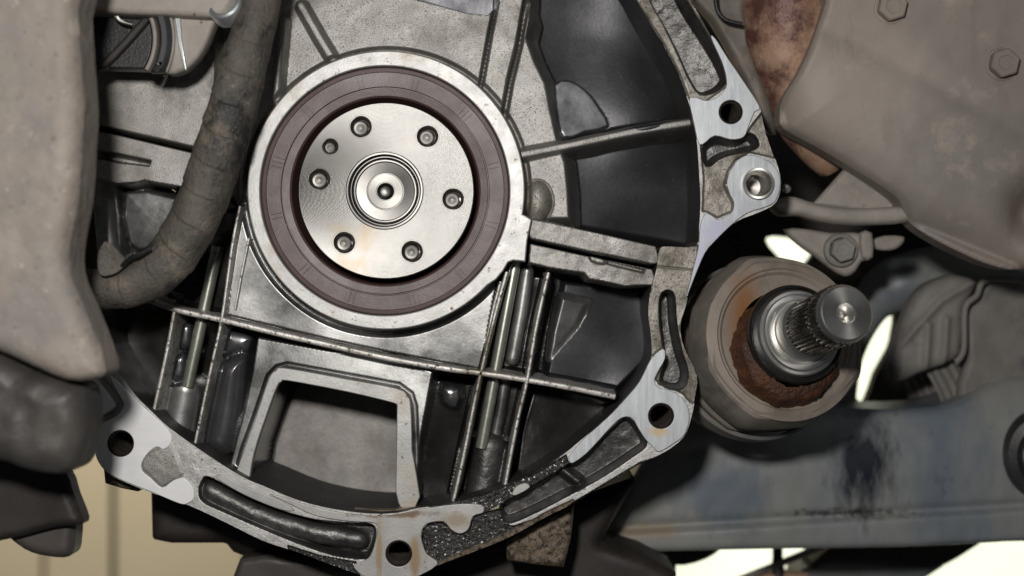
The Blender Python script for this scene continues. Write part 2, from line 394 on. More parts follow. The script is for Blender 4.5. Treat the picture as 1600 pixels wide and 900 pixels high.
M['rubber'] = mat('black rubber', (.008, .008, .009), (.020, .020, .022), 60, 0, .42, .08, .5, 700, spots=[((.30, .30, .30), 800, .72, .02, 0, .4)])
M['rubberg2'] = mat('worn black rubber', (.025, .025, .028), (.06, .06, .065), 40, 0, .45, .08, .2, 500)
M['rubberg'] = mat('dusty grey rubber', (.19, .18, .165), (.28, .265, .242), 36, 0, .6, .08, .3, 300,
                   patches=[((.085, .09, .10), 20, .6, .1, 0, .5), ((.27, .235, .20), 40, .68, .06, 0, .65)])
M['bracket'] = mat('dusty bracket steel', (.28, .253, .225), (.40, .365, .325), 40, .1, .6, .1, .4, 300, patches=[((.42, .36, .31), 50, .64, .08, .1, .6)],
                   spots=[((.08, .06, .05), 260, .68, .04, 0, .6)])
M['darkbracket'] = mat('grimy bracket', (.10, .085, .07), (.19, .165, .14), 40, .1, .55, .1, .5, 260, patches=[((.25, .15, .11), 40, .62, .06, 0, .6)])
M['shield'] = mat('dusty heat shield', (.31, .262, .228), (.41, .354, .31), 10, .1, .62, .08, .3, 240,
                  patches=[((.265, .238, .218), 7, .56, .12, .1, .6), ((.49, .40, .34), 26, .64, .08, 0, .7), ((.255, .213, .182), 14, .60, .06, 0, .65, (3, 1, .8))],
                  spots=[((.45, .39, .335), 420, .68, .04, 0, .7), ((.12, .10, .085), 300, .70, .03, 0, .7)])
M['rust'] = mat('flaking rusty pipe', (.34, .20, .13), (.52, .345, .24), 45, .1, .6, .1, .7, 260, bumpd=.001,
                patches=[((.14, .06, .05), 24, .53, .06, .2, .45), ((.20, .14, .15), 18, .60, .05, .3, .45)], spots=[((.05, .035, .03), 160, .66, .04, .1, .5)])
M['cvbody'] = mat('dusty rusted joint housing', (.215, .185, .157), (.305, .265, .228), 30, .1, .6, .1, .4, 260,
                  patches=[((.165, .15, .132), 18, .53, .07, .2, .5)], spots=[((.15, .075, .035), 120, .70, .05, .1, .6)])
M['cvface'] = mat('rust tinged joint face', (.235, .198, .165), (.325, .275, .23), 26, .1, .6, .08, .4, 300, patches=[((.18, .155, .132), 24, .58, .07, .1, .55)])
M['rustgrit'] = mat('crusty orange rust', (.045, .018, .010), (.13, .048, .018), 160, .1, .5, .1, 1, 520, bumpd=.0014, spots=[((.36, .22, .15), 700, .66, .03, 0, .5)],
                    patches=[((.05, .025, .02), 70, .58, .08, 0, .5)])
M['blackring'] = mat('black steel ring', (.02, .02, .019), (.05, .048, .045), 60, .6, .3, .06)
M['spline'] = mat('oily spline steel', (.12, .115, .10), (.26, .25, .23), 160, .95, .26, .08)
M['beam'] = mat('blue grey worn paint', (.215, .228, .222), (.31, .31, .29), 16, 0, .42, .08, .25, 240, stretch=(1, 1, .35),
                patches=[((.145, .18, .225), 9, .56, .10, 0, .42, (1, 1, .3)), ((.05, .06, .075), 26, .68, .05, 0, .35, (1, 1, .4)), ((.33, .27, .20), 70, .72, .06, 0, .7)])
M['beamdk'] = mat('dark wet paint', (.015, .018, .027), (.04, .05, .065), 40, 0, .3, .08, .2, 240)
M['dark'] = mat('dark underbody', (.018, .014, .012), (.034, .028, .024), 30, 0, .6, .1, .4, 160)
M['darkbrown'] = mat('dark brown underbody', (.050, .042, .038), (.075, .065, .058), 30, 0, .55, .1, .3, 160)
M['zinc'] = mat('zinc plated steel', (.52, .56, .58), (.66, .69, .70), 80, .8, .3, .08, .1, 500)
M['wall'] = mat('beige garage panel', (.47, .40, .275), (.52, .445, .31), 3, 0, .5, .05)
def emit(name, c, s):
    m = bpy.data.materials.new(name); m.use_nodes = True; b = m.node_tree.nodes['Principled BSDF']
    b.inputs['Base Color'].default_value = (.8, .8, .8, 1); b.inputs['Emission Color'].default_value = (*c, 1); b.inputs['Emission Strength'].default_value = s; return m
def stain_or_lit_patch(m, px, py, d, rx, rz, color, rough_=.4, wob=.5, scale=60, soft=.25, stretch=None):
    """a stain with its own shape and place on the thing (object space = scene space)"""
    nt = m.node_tree; b = nt.nodes['Principled BSDF']; co = nt.nodes.new('ShaderNodeTexCoord').outputs['Object']; x, z = P(px, py, d)
    mp = nt.nodes.new('ShaderNodeMapping'); mp.vector_type = 'POINT'; mp.inputs['Scale'].default_value = (1000 / rx, 0, 1000 / rz); mp.inputs['Location'].default_value = (-x / rx, 0, -z / rz)
    nt.links.new(co, mp.inputs[0]); ln = nt.nodes.new('ShaderNodeVectorMath'); ln.operation = 'LENGTH'; nt.links.new(mp.outputs[0], ln.inputs[0])
    ad = nt.nodes.new('ShaderNodeMath'); ad.operation = 'MULTIPLY_ADD'; nt.links.new(noise(nt, co, scale, 8, .7, stretch), ad.inputs[0]); ad.inputs[1].default_value = wob * 2; nt.links.new(ln.outputs['Value'], ad.inputs[2])
    k = ramp(nt, ad.outputs[0], [(max(0, (1 + wob - soft) / 2), (1, 1, 1)), (min(1, (1 + wob + soft) / 2), (0, 0, 0))])
    hv = nt.nodes.new('ShaderNodeMath'); hv.operation = 'MULTIPLY'; hv.inputs[1].default_value = .5; nt.links.new(ad.outputs[0], hv.inputs[0]); nt.links.new(hv.outputs[0], k.inputs[0])
    for sock, val in (('Base Color', color), ('Roughness', rough_)):
        src = b.inputs[sock].links[0].from_socket
        if sock == 'Base Color': nt.links.new(mixc(nt, k.outputs[0], src, val), b.inputs[sock])
        else:
            f = nt.nodes.new('ShaderNodeMix'); nt.links.new(k.outputs[0], f.inputs[0]); nt.links.new(src, f.inputs[2]); f.inputs[3].default_value = val; nt.links.new(f.outputs[0], b.inputs[sock])
stain_or_lit_patch(M['beam'], 1350, 725, 130, 29, 42, (.020, .024, .034), .28, 1.1, 110, .85, (1, 1, .25))
stain_or_lit_patch(M['beam'], 1330, 802, 130, 52, 5, (.045, .042, .036), .4, 1.3, 240, .9)
stain_or_lit_patch(M['beam'], 1130, 770, 130, 34, 24, (.16, .19, .225), .4, .9, 110, .6, (1, 1, .3))
stain_or_lit_patch(M['beam'], 1010, 830, 130, 30, 6, (.30, .25, .185), .6, 1.0, 90, .6)
stain_or_lit_patch(M['machold'], 648, 872, 0, 3, 14, (.33, .24, .15), .5, .9, 120, .5, (1, 1, .3)); stain_or_lit_patch(M['machold'], 592, 862, 0, 2, 16, (.36, .27, .17), .5, .9, 140, .5, (1, 1, .3))
stain_or_lit_patch(M['machold'], 610, 803, 0, 26, 2.5, (.20, .15, .10), .5, 1.0, 200, .5); stain_or_lit_patch(M['machold'], 712, 812, 0, 12, 5, (.34, .29, .23), .5, .9, 140, .6)
stain_or_lit_patch(M['mach'], 1120, 362, 0, 12, 9, (.40, .41, .50), .45, .9, 150, .6); stain_or_lit_patch(M['mach'], 1092, 405, 0, 5, 14, (.42, .43, .52), .45, .9, 150, .6); stain_or_lit_patch(M['mach'], 1028, 674, 0, 6, 3, (.55, .45, .30), .5, .8, 200, .5)
stain_or_lit_patch(M['cvface'], 1165, 500, 14, 8, 22, (.27, .13, .05), .7, .5, 60, .6)
stain_or_lit_patch(M['seal'], 560, 115, 2, 22, 7, (.11, .075, .078), .4, .5, 60, .5)  # paler upper part of the seal, painted where the flash lights it
M['sky'] = emit('overexposed daylight', (.96, 1, .74), 1.06)

# ================================================================== the setting
def plane_box(name, x0, x1, z0, z1, y0, y1, m, parent=None):
    v = [(x, y, z) for y in (y0, y1) for z in (z0, z1) for x in (x0, x1)]
    f = [(0, 1, 3, 2), (4, 6, 7, 5), (0, 2, 6, 4), (1, 5, 7, 3), (0, 4, 5, 1), (2, 3, 7, 6)]
    return link(name, mesh(name, v, f), m, parent, 30)
sky = plane_box('sky', .15, 3.6, -2.2, 1.2, 2.6, 2.65, M['sky']); tag(sky, 'blown out white daylight outside behind the car', 'sky', kind='structure')
wall = plane_box('wall', -2.6, .1, -2.0, .5, 2.23, 2.26, M['dark']); tag(wall, 'beige panelled garage wall low behind the engine', 'wall', kind='structure')
for xa, xb in ((-2.6, -1.26), (-1.25, -.966), (-.956, -.825), (-.812, -.55), (-.54, -.24), (-.23, .1)):
    plane_box('panel', xa, xb, -2.0, .5, 2.205, 2.23, M['wall'], wall)

# ================================================================== engine block
EB = thing('engine_block', V3(600, 890, 40), 'cast aluminium engine block with ribbed rear face and round bell housing flange', 'engine')
OUT = [(1040, -70), (1074, -10), (1112, 56), (1136, 92), (1164, 131), (1188, 168), (1199, 208), (1213, 250), (1221, 285), (1213, 316), (1188, 331),
       (1153, 345), (1126, 368), (1102, 396), (1088, 428), (1078, 455), (1072, 481), (1064, 510), (1070, 543), (1090, 587), (1087, 620), (1080, 655),
       (1068, 684), (1040, 706), (1008, 722), (966, 747), (923, 772), (898, 787), (853, 809), (797, 840), (741, 863), (684, 885), (640, 908), (600, 914),
       (572, 903), (521, 885), (459, 862), (409, 845), (352, 817), (296, 791), (240, 772), (197, 755), (169, 741), (153, 723), (147, 703), (147, 670),
       (138, 640), (120, 600), (100, 545), (92, 480)]
INN = [(146, 480), (160, 540), (180, 576), (211, 618), (239, 646), (264, 669), (323, 711), (377, 745), (409, 759), (465, 782), (521, 796), (577, 803),
       (620, 802), (656, 794), (712, 786), (757, 772), (797, 757), (839, 737), (881, 710), (909, 687), (942, 660), (973, 628), (999, 597), (1018, 560),
       (1018, 524), (1014, 491), (1017, 457), (1027, 420), (1032, 389), (1045, 385), (1088, 384), (1093, 354), (1095, 314), (1093, 272), (1089, 216), (1082, 180),
       (1072, 146), (1058, 110), (1038, 73), (1010, 25), (985, -20), (960, -70)]
HOLES = [(1142, 175, 18.5), (1033, 650, 20), (623, 865, 20.5), (188, 693, 21)]
fl = Relief(smooth(OUT + INN, 3), 0, .36, [circ(*h) for h in HOLES] + [circ(1184, 287, 21)], base=1.3)
# rough cast rim of the upper right, its pockets
fl.paint([(950, -80), (1036, -80), (1080, 10), (1112, 60), (1130, 100), (1136, 122), (1134, 136), (1100, 160), (1078, 158), (1060, 110), (1036, 66), (1000, 10)], 2.6, 1.0, 'cast_rim')
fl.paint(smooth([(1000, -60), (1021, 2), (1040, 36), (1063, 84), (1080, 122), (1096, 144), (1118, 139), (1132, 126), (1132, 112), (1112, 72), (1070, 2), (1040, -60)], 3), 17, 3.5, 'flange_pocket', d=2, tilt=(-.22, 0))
fl.paint([(1094, 226), (1118, 214), (1142, 220), (1163, 216), (1172, 199), (1190, 176), (1200, 208), (1213, 248), (1170, 238), (1148, 250), (1136, 268), (1131, 290), (1144, 318), (1143, 330),
          (1120, 340), (1104, 331), (1097, 330), (1099, 280)], 4.2, 1.4, 'cast_rim')
fl.paint(smooth([(1102, 232), (1120, 219), (1150, 222), (1172, 212), (1182, 226), (1166, 233), (1140, 238), (1120, 246), (1106, 256)], 3), 13, 4, 'flange_pocket', d=4)
# slotted end of the lower casting
fl.paint([(1008, 470), (1016, 455), (1024, 400), (1030, 384), (1090, 384), (1088, 428), (1075, 470), (1062, 510), (1070, 543), (1094, 587), (1090, 630), (1078, 628), (1066, 614), (1044, 603), (1030, 600), (1024, 592), (1040, 560), (1036, 540), (1018, 556), (1010, 520)], 3.4, 1.0, 'slotted_flange_end')
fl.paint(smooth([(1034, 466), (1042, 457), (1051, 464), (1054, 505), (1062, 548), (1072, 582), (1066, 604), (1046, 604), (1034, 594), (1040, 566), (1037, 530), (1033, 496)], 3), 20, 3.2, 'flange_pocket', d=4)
fl.groove([(1024, 416), (1084, 422)], .9, .35, .3, 3)
# lower right pocket with its cross rib
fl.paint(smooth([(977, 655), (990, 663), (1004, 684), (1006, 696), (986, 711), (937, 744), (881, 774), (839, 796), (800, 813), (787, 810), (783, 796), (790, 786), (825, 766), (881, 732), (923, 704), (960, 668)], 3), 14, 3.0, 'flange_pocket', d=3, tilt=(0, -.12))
fl.rib([(876, 732), (903, 752)], 8, 1.4, 3.5, 'flange_pocket')
fl.paint([(668, 790), (757, 773), (839, 738), (884, 711), (889, 724), (824, 764), (788, 783), (755, 801), (740, 806)], 2.0, .8, 'oily_rim')
fl.paint([(662, 826), (672, 817), (692, 815), (705, 827), (719, 834), (733, 827), (741, 806), (760, 800), (782, 794), (786, 815), (800, 822), (850, 806), (898, 783), (1000, 722), (1020, 716), (966, 752), (898, 793), (797, 846), (741, 868), (690, 886), (668, 866), (659, 844)], 3.4, .9, 'oily_rim')
fl.paint([(880, 800), (700, 890), (672, 884), (740, 856), (798, 832), (853, 800), (896, 780)], 2.4, .8, 'brown_rim')
# lower left half-round pocket
fl.paint(smooth([(318, 752), (328, 748), (381, 776), (437, 799), (493, 814), (549, 819), (576, 820), (585, 828), (583, 846), (576, 866), (566, 871), (521, 865), (465, 846), (409, 823), (352, 798), (320, 783), (313, 768)], 3), 13, 2.4, 'flange_pocket', d=2)
fl.tube([(326, 768), (372, 793), (430, 817), (500, 837), (560, 846)], 5.6, 10.5, 'pocket_bar')
fl.rib([(160, 600), (186, 633), (178, 645), (148, 660)], 3.6, 1.2, .8)
fl.groove([(158, 592), (187, 630), (180, 645), (146, 662)], 3.0, 1.3, .6)
fl.paint(smooth([(248, 700), (266, 693), (285, 740), (270, 752), (252, 761), (235, 745), (223, 734), (222, 720), (232, 708)], 2), .8, 2.2, 'cast_island', dome=.3)
fl.rough(.35, 3.2, 3, ('cast_rim', 'oily_rim', 'brown_rim')); fl.rough(.5, 1.6, 5, ('oily_rim', 'brown_rim')); fl.rough(.5, 4, 8, ('flange_pocket', 'pocket_bar'))
fl.rough(.12, 2.5, 9)
fl.paint([(450, 852), (500, 868), (556, 878), (552, 886), (562, 897), (520, 888), (455, 866)], 2.0, .8, 'oily_rim')
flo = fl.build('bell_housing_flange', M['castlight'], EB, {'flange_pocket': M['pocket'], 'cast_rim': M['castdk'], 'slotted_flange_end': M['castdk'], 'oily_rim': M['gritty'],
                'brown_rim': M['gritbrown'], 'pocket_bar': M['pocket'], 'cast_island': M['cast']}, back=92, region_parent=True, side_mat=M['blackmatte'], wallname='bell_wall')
FL = flo[0]
faces = [
 ('mach', [(1111, 58), (1118, 60), (1137, 90), (1156, 118), (1187, 166), (1179, 175), (1170, 197), (1162, 214), (1142, 218), (1117, 212), (1099, 225), (1091, 222), (1084, 191), (1077, 157), (1082, 152), (1091, 153),
           (1103, 157), (1120, 152), (1134, 137), (1135, 121), (1128, 96)], [circ(1142, 175, 18.5)]),
 ('mach', [(1136, 285), (1141, 268), (1153, 250), (1170, 242), (1195, 248), (1215, 266), (1220, 288), (1212, 314), (1195, 324), (1170, 332), (1146, 349), (1119, 375), (1102, 395), (1088, 427), (1077, 455), (1073, 462), (1082, 425),
           (1091, 388), (1094, 354), (1101, 335), (1110, 335), (1119, 342), (1129, 340), (1144, 331), (1147, 317), (1140, 302)], [circ(1184, 287, 24)]),
 ('mach', [(1037, 545), (1039, 561), (1028, 581), (1023, 595), (1030, 606), (1044, 609), (1063, 619), (1075, 636), (1077, 657), (1069, 680), (1053, 693), (1030, 706), (1020, 698), (1008, 686), (996, 667), (988, 654),
           (974, 652), (958, 664), (923, 702), (907, 716), (893, 724), (887, 717), (891, 711), (909, 689), (951, 651), (973, 628), (999, 597), (1018, 560)], [circ(1033, 650, 20)]),
 ('machold', [(587, 818), (588, 838), (579, 868), (564, 878), (552, 883), (558, 893), (572, 902), (600, 911), (640, 906), (684, 882), (667, 866), (659, 844), (659, 830), (668, 818), (693, 815), (704, 827), (718, 834), (732, 827),
              (739, 807), (755, 801), (752, 789), (712, 788), (656, 796), (620, 804), (577, 806), (520, 799), (470, 786), (440, 776), (420, 772), (450, 786), (493, 806), (549, 815)], [circ(623, 865, 20.5)]),
 ('mach_lit', [(172, 588), (197, 609), (225, 637), (262, 670), (268, 690), (256, 702), (245, 698), (231, 708), (221, 724), (223, 737), (235, 747), (253, 762), (270, 751), (287, 747), (301, 761), (303, 778), (294, 786), (281, 787),
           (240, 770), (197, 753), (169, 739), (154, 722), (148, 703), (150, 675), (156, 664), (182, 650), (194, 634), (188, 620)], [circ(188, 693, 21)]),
 ('mach_lit', [(130, 592), (152, 597), (179, 630), (173, 640), (148, 655), (140, 640)], []),
 ('machold', [(338, 747), (347, 741), (369, 753), (409, 770), (436, 781), (460, 797), (437, 796), (381, 773)], []),
 ('machold', [(800, 772), (806, 761), (820, 755), (828, 760), (822, 766), (806, 774)], []),
]
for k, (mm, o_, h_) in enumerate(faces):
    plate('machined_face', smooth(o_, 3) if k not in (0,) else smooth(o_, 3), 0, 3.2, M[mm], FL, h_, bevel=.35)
def thread_hole(px, py, r, d0, d1, parent, m=None, pitch=1.25, name='threaded_hole'):
    rr = r * S; prof = [(rr + .02, d0), (rr - .5, d0 + 1.2)]; y = d0 + 1.2; k = 0
    while y < d1: prof.append((rr - (.5 if k % 2 == 0 else 1.25), y)); y += pitch / 2; k += 1
    prof += [(rr - 1.2, d1), (.01, d1 + 2)]
    c = V3(px, py, 0); return lathe(name, prof, m or M['thread'], parent, c, (0, 1, 0), 40)
for (px, py, r) in HOLES: thread_hole(px, py, r, .6, 48, FL)
lathe('dowel_sleeve', [(20 * S, 12), (19.5 * S, -2.2), (20.5 * S, -3), (24 * S, -3), (25 * S, -2), (25 * S, 6)], M['turned'], EB, V3(1184, 287, 0))
thread_hole(1184, 287, 20, 3, 24, EB, M['hole'], name='dowel_bore')

# ---- rear wall of the block and the lower casting, one relief cut into its parts
WALL = [(60, -70), (975, -70), (1000, -15), (1050, 70), (1084, 140), (1100, 216), (1106, 290), (1104, 360), (1100, 395), (1060, 400), (1034, 470), (1030, 560), (1010, 600), (980, 640),
        (950, 668), (915, 696), (885, 720), (840, 748), (760, 782), (712, 796), (656, 804), (577, 812), (520, 806), (465, 792), (409, 770), (370, 752), (320, 720), (255, 676), (230, 654),
        (200, 625), (170, 590), (150, 545), (140, 490), (60, 490)]
w = Relief(WALL, 0, .45, base=62)
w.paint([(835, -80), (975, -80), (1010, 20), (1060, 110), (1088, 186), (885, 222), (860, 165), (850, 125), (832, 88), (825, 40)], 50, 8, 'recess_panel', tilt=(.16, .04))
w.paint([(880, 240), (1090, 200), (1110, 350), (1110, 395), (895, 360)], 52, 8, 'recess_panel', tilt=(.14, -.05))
w.paint([(360, -90), (838, -90), (833, 8), (838, 28), (832, 56), (844, 90), (862, 127), (870, 169), (880, 214), (893, 252), (898, 300), (900, 352), (820, 352), (360, 345)], 20, 9, 'upper_casting', tilt=(-.02, .02))
w.paint(smooth([(868, 132), (885, 125), (903, 131), (922, 147), (937, 168), (952, 196), (915, 206), (880, 216), (868, 170)], 2), 44, 1.6, 'cast_pad', tilt=(.12, .05))
w.paint([(642, -90), (642, -2), (653, 6), (695, 17), (732, 27), (763, 30), (774, 17), (777, -90)], 40, 3, 'sheet_panel', tilt=(.1, 0))
w.paint([(777, -90), (777, 6), (767, 56), (755, 118), (744, 150), (782, 185), (794, 127), (808, 70), (819, 0), (822, -90)], 14.5, 1.6, 'rib_cast')
w.groove([(775, 6), (765, 56), (752, 130)], 8, .7, 1.4, 18); w.groove([(823, 0), (811, 70), (797, 127), (786, 190)], 9, .8, 1.6, 18)
w.rib([(470, 8), (497, 56), (524, 100)], 16, 1.6, 3.0, 'rib_cast', crown=.2); w.rib([(441, 30), (434, 110), (430, 160)], 13, 1.5, 2.4, 'rib_cast')
# casting web beside the hose
w.paint([(40, -90), (350, -90), (348, 30), (345, 236), (300, 232), (149, 197), (40, 172)], 16, 2.5, 'casting_web')
w.paint([(40, 176), (149, 200), (300, 236), (345, 246), (345, 300), (300, 302), (281, 294), (245, 288), (225, 284), (205, 290), (190, 291), (160, 284), (40, 262)], 18, 2.2, 'casting_web')
w.groove([(40, 172), (149, 198), (300, 233)], 4, .7, 1.2, 16)
w.paint([(150, 237), (178, 240), (234, 252), (232, 258), (180, 252), (148, 246)], 34, 1.5, None, d=18)
w.paint([(345, -90), (372, -90), (372, 320), (345, 300)], 26, 4, 'casting_web')
# hollow under it
w.paint([(40, 288), (345, 300), (372, 330), (350, 487), (40, 482)], 54, 3, 'lower_casting_wall', d=30)
w.paint(smooth([(194, 297), (280, 306), (340, 330), (320, 380), (240, 392), (200, 384)], 2), 40, 5, 'cover_panel', tilt=(0, -.06), dome=3)
w.tube([(158, 285), (168, 410)], 7.5, 36, 'cast_bar', 1.5)
# lower casting
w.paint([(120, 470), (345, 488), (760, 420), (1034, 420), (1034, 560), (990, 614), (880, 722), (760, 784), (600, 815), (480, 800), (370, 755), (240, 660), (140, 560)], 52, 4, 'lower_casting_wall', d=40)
w.paint([(300, 330), (372, 325), (352, 490), (272, 482)], 38, 3, 'lower_casting_wall', d=28)
w.paint([(374, 316), (390, 300), (800, 300), (806, 410), (788, 440), (757, 580), (690, 568), (606, 552), (521, 534), (437, 514), (352, 494)], 15, 2.6, 'web_panel', tilt=(0, 0))
w.paint([(880, 438), (1005, 450), (1014, 520), (1016, 560), (960, 615), (850, 592), (862, 520)], 46, 5, 'recess_panel', tilt=(.10, .10))
w.paint([(876, 462), (920, 472), (902, 510), (858, 560), (862, 520)], 42, 5, 'highlight_facet', tilt=(.26, -.08))  # paler aluminium here stands in for the reflected highlight
w.paint([(832, 602), (955, 628), (900, 690), (800, 755), (812, 670)], 48, 5, 'lower_casting_wall', tilt=(.10, .12))
w.paint([(780, 430), (855, 430), (828, 585), (755, 572)], 36, 2.5, 'lower_casting_wall', d=24)
w.paint([(752, 596), (822, 604), (790, 765), (712, 780)], 38, 2.5, 'lower_casting_wall', d=24)
w.tube([(824, 424), (814, 490), (801, 560)], 4.4, 30, 'cast_bar'); w.tube([(788, 600), (782, 640), (772, 690)], 4, 33, 'cast_bar')
w.tube([(284, 612), (270, 692)], 9, 33, 'cast_bar'); w.tube([(765, 702), (752, 778)], 9, 33, 'cast_bar_wet'); w.tube([(302, 618), (292, 690)], 4, 32, 'cast_bar')
w.tube([(783, 706), (775, 760)], 4.5, 33, 'cast_bar_wet')
w.paint(smooth([(279, 506), (300, 507), (297, 545), (272, 545)], 3), 34, 3, 'bulged_panel', dome=5, d=28); w.paint(smooth([(268, 556), (292, 552), (290, 594), (262, 600), (259, 588)], 3), 34, 3, 'bulged_panel', dome=6, d=28)
w.paint(smooth([(354, 514), (396, 522), (394, 548), (385, 556), (352, 560), (345, 545)], 3), 32, 4, 'bulged_panel', dome=4)
w.paint(smooth([(350, 562), (390, 552), (392, 590), (382, 680), (360, 715), (318, 692), (332, 610)], 3), 34, 5, 'bulged_panel', dome=11)
w.paint([(680, 590), (742, 598), (720, 690), (702, 778), (652, 788), (662, 690)], 44, 4, 'lower_casting_wall', tilt=(.1, 0))
w.paint(smooth([(690, 600), (722, 604), (715, 640), (690, 630)], 2), 38, 4, 'bulged_panel', dome=4)
# window in the lower casting
w.paint([(398, 524), (540, 550), (680, 578), (672, 620), (657, 703), (650, 800), (480, 812), (392, 775), (354, 735), (378, 640), (390, 580)], 17, 3.0, 'window_surround', tilt=(-.02, .06))
w.groove([(372, 725), (378, 703), (397, 650), (417, 589), (430, 575), (445, 571), (540, 588), (622, 603), (641, 617), (647, 636), (650, 703), (648, 780)], 4, .6, 1.2, 14)
w.paint([(369, 745), (381, 703), (400, 650), (420, 591), (431, 579), (445, 575), (540, 592), (620, 607), (637, 619), (642, 636), (644, 703), (644, 810), (480, 805), (390, 775)], 14, 1.2, None)
w.paint([(382, 762), (391, 708), (410, 650), (428, 602), (437, 593), (450, 590), (540, 607), (614, 624), (623, 631), (625, 645), (623, 768), (621, 812), (480, 812), (392, 784)], 84, 1.2, 'lower_casting_wall', d=11, tilt=(0, .05))
w.paint([(400, 762), (406, 708), (424, 655), (440, 612), (450, 604), (540, 620), (612, 638), (614, 650), (614, 812), (480, 812), (404, 784)], 83, 1.0, 'baffle_plate', d=30, tilt=(0, .05))
# crossing ribs
RB = [([(225, 466), (274, 484), (347, 500), (437, 522), (521, 541), (606, 560), (690, 575), (751, 583), (824, 594), (900, 608), (962, 621)], (9, 8, 8, 8, 12), 1.9, 3.0),
      ([(375, 322), (363, 385), (347, 497), (330, 575), (304, 698)], 8, 1.25, 2.0), ([(387, 372), (375, 430), (365, 484)], 12, 1.0, 1.6),
      ([(272, 486), (258, 560), (238, 650)], 9, 1.5, 2.0), ([(792, 425), (774, 490), (752, 580), (738, 645), (724, 715), (708, 785)], 8, 1.4, 1.8),
      ([(782, 440), (769, 490), (758, 545)], 11.5, 1.0, 1.6), ([(857, 426), (838, 510), (824, 592), (808, 660), (788, 765)], 8, 1.4, 1.8)]
for p_, l_, h_, s_ in RB: w.rib(p_, [q_ + 3 for q_ in (l_ if isinstance(l_, tuple) else (l_, l_))], h_ * .5, s_ + 1)
w.rib([(815, 241), (890, 226), (993, 204), (1075, 190)], (14, 17), 1.5, 4)
w.paint([(840 + 24 * math.cos(a), 314 + 33 * math.sin(a)) for a in np.linspace(0, 6.28, 28)[:-1]], 21, 2.5, 'cast_boss', dome=9, d=14)
# split bars where the two castings meet
w.paint([(815, 338), (858, 345), (940, 363), (1027, 383), (1034, 412), (1021, 415), (960, 402), (917, 394), (827, 374)], 6, 1.8, 'mating_bar')
w.paint([(827, 378), (917, 398), (1021, 419), (1030, 447), (975, 449), (940, 441), (920, 438), (911, 428), (861, 421), (824, 412)], 7.5, 1.8, 'mating_bar')
w.paint(smooth([(922, 398), (936, 400), (948, 406), (944, 412), (926, 408)], 2), 22, 1.5, None, d=7)
w.paint([(950, 406), (1008, 420), (1006, 426), (950, 412)], 18, 1.2, None, d=7)
w.groove([(603 + 223 * math.cos(t), 298 + 224 * math.sin(t)) for t in np.linspace(0, 6.284, 90)], 5, .9, 1.1, 15)
w.rough(.4, 4.0, 11, ('mating_bar',)); w.rough(.15, 5, 12, ('upper_casting', 'casting_web', 'rib_cast')); w.rough(9, 42, 21, ('recess_panel',)); w.rough(1.6, 24, 13, ('recess_panel', 'lower_casting_wall', 'bulged_panel', 'web_panel', 'highlight_facet'))
w.rough(.5, 7, 14, ('cast_bar_wet',)); w.rough(.3, 9, 14, ('lower_casting_wall',)); w.rough(.16, 2.2, 15, ('mating_bar', 'cast_bar_wet'))
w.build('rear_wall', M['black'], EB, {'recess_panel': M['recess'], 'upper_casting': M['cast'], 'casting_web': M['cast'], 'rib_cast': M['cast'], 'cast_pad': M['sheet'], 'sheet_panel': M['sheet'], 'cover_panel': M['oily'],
         'lower_casting_wall': M['blacklow'], 'web_panel': M['oily'], 'highlight_facet': M['oily'], 'cast_bar': M['oily'], 'cast_bar_wet': M['pocket'], 'bulged_panel': M['wetcurve'], 'window_surround': M['oily'],
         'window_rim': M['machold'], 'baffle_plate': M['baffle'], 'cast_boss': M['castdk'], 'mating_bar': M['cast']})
def ribmesh(path, level, hw, flare, m, drop=7):
    lv = list(level) if isinstance(level, (tuple, list)) else [level, level]
    q = smooth([(*P(a, b, 9), 0) for a, b in path], 6, False); n = len(q); v = []; f = []
    L = np.interp(np.linspace(0, 1, n), np.linspace(0, 1, len(lv)), lv)
    cs = [(-hw - flare, drop), (-hw - flare * .25, drop * .2), (-hw, .9), (-hw * .85, .25), (-hw * .5, 0), (hw * .5, 0), (hw * .85, .25), (hw, .9), (hw + flare * .25, drop * .2), (hw + flare, drop)]
    for i in range(n):
        a, b = np.array(q[max(i - 1, 0)]), np.array(q[min(i + 1, n - 1)]); t = (b - a) / np.linalg.norm(b - a); k = 1 + .12 * math.sin(i * 1.7) * .3
        for o_, y in cs: v.append(((q[i][0] - t[1] * o_ * k) / 1000, (L[i] + y) / 1000, (q[i][1] + t[0] * o_ * k) / 1000))
    c_ = len(cs)
    for i in range(n - 1):
        for k in range(c_ - 1): f.append((i * c_ + k, (i + 1) * c_ + k, (i + 1) * c_ + k + 1, i * c_ + k + 1))
    f += [tuple(range(c_)), tuple((n - 1) * c_ + k for k in range(c_))[::-1]]
    me = mesh('rib', v, f); bm = bmesh.new(); bm.from_mesh(me); bmesh.ops.recalc_face_normals(bm, faces=bm.faces); bm.to_mesh(me); bm.free()
    return link('rib', me, m, EB, 50)
for p_, l_, h_, s_ in RB: ribmesh(p_, l_, h_ * (.8 if h_ > 1.8 else .68), 1.5, M['ribm'], 32)
ribmesh([(815, 241), (890, 226), (993, 204), (1082, 189)], (11, 14), 1.9, 5, M['cast'], 42)
plate('window_rim', smooth([(369, 745), (381, 703), (400, 650), (420, 591), (431, 579), (445, 575), (540, 592), (620, 607), (637, 619), (642, 636), (644, 703), (644, 803), (480, 795), (392, 764)], 3), 10.5, 17, M['machold'], EB,
      [smooth([(390, 756), (397, 708), (416, 650), (433, 604), (440, 597), (450, 595), (540, 612), (612, 629), (619, 634), (620, 645), (618, 768), (616, 797), (480, 788), (400, 764)], 3)], bevel=.5)
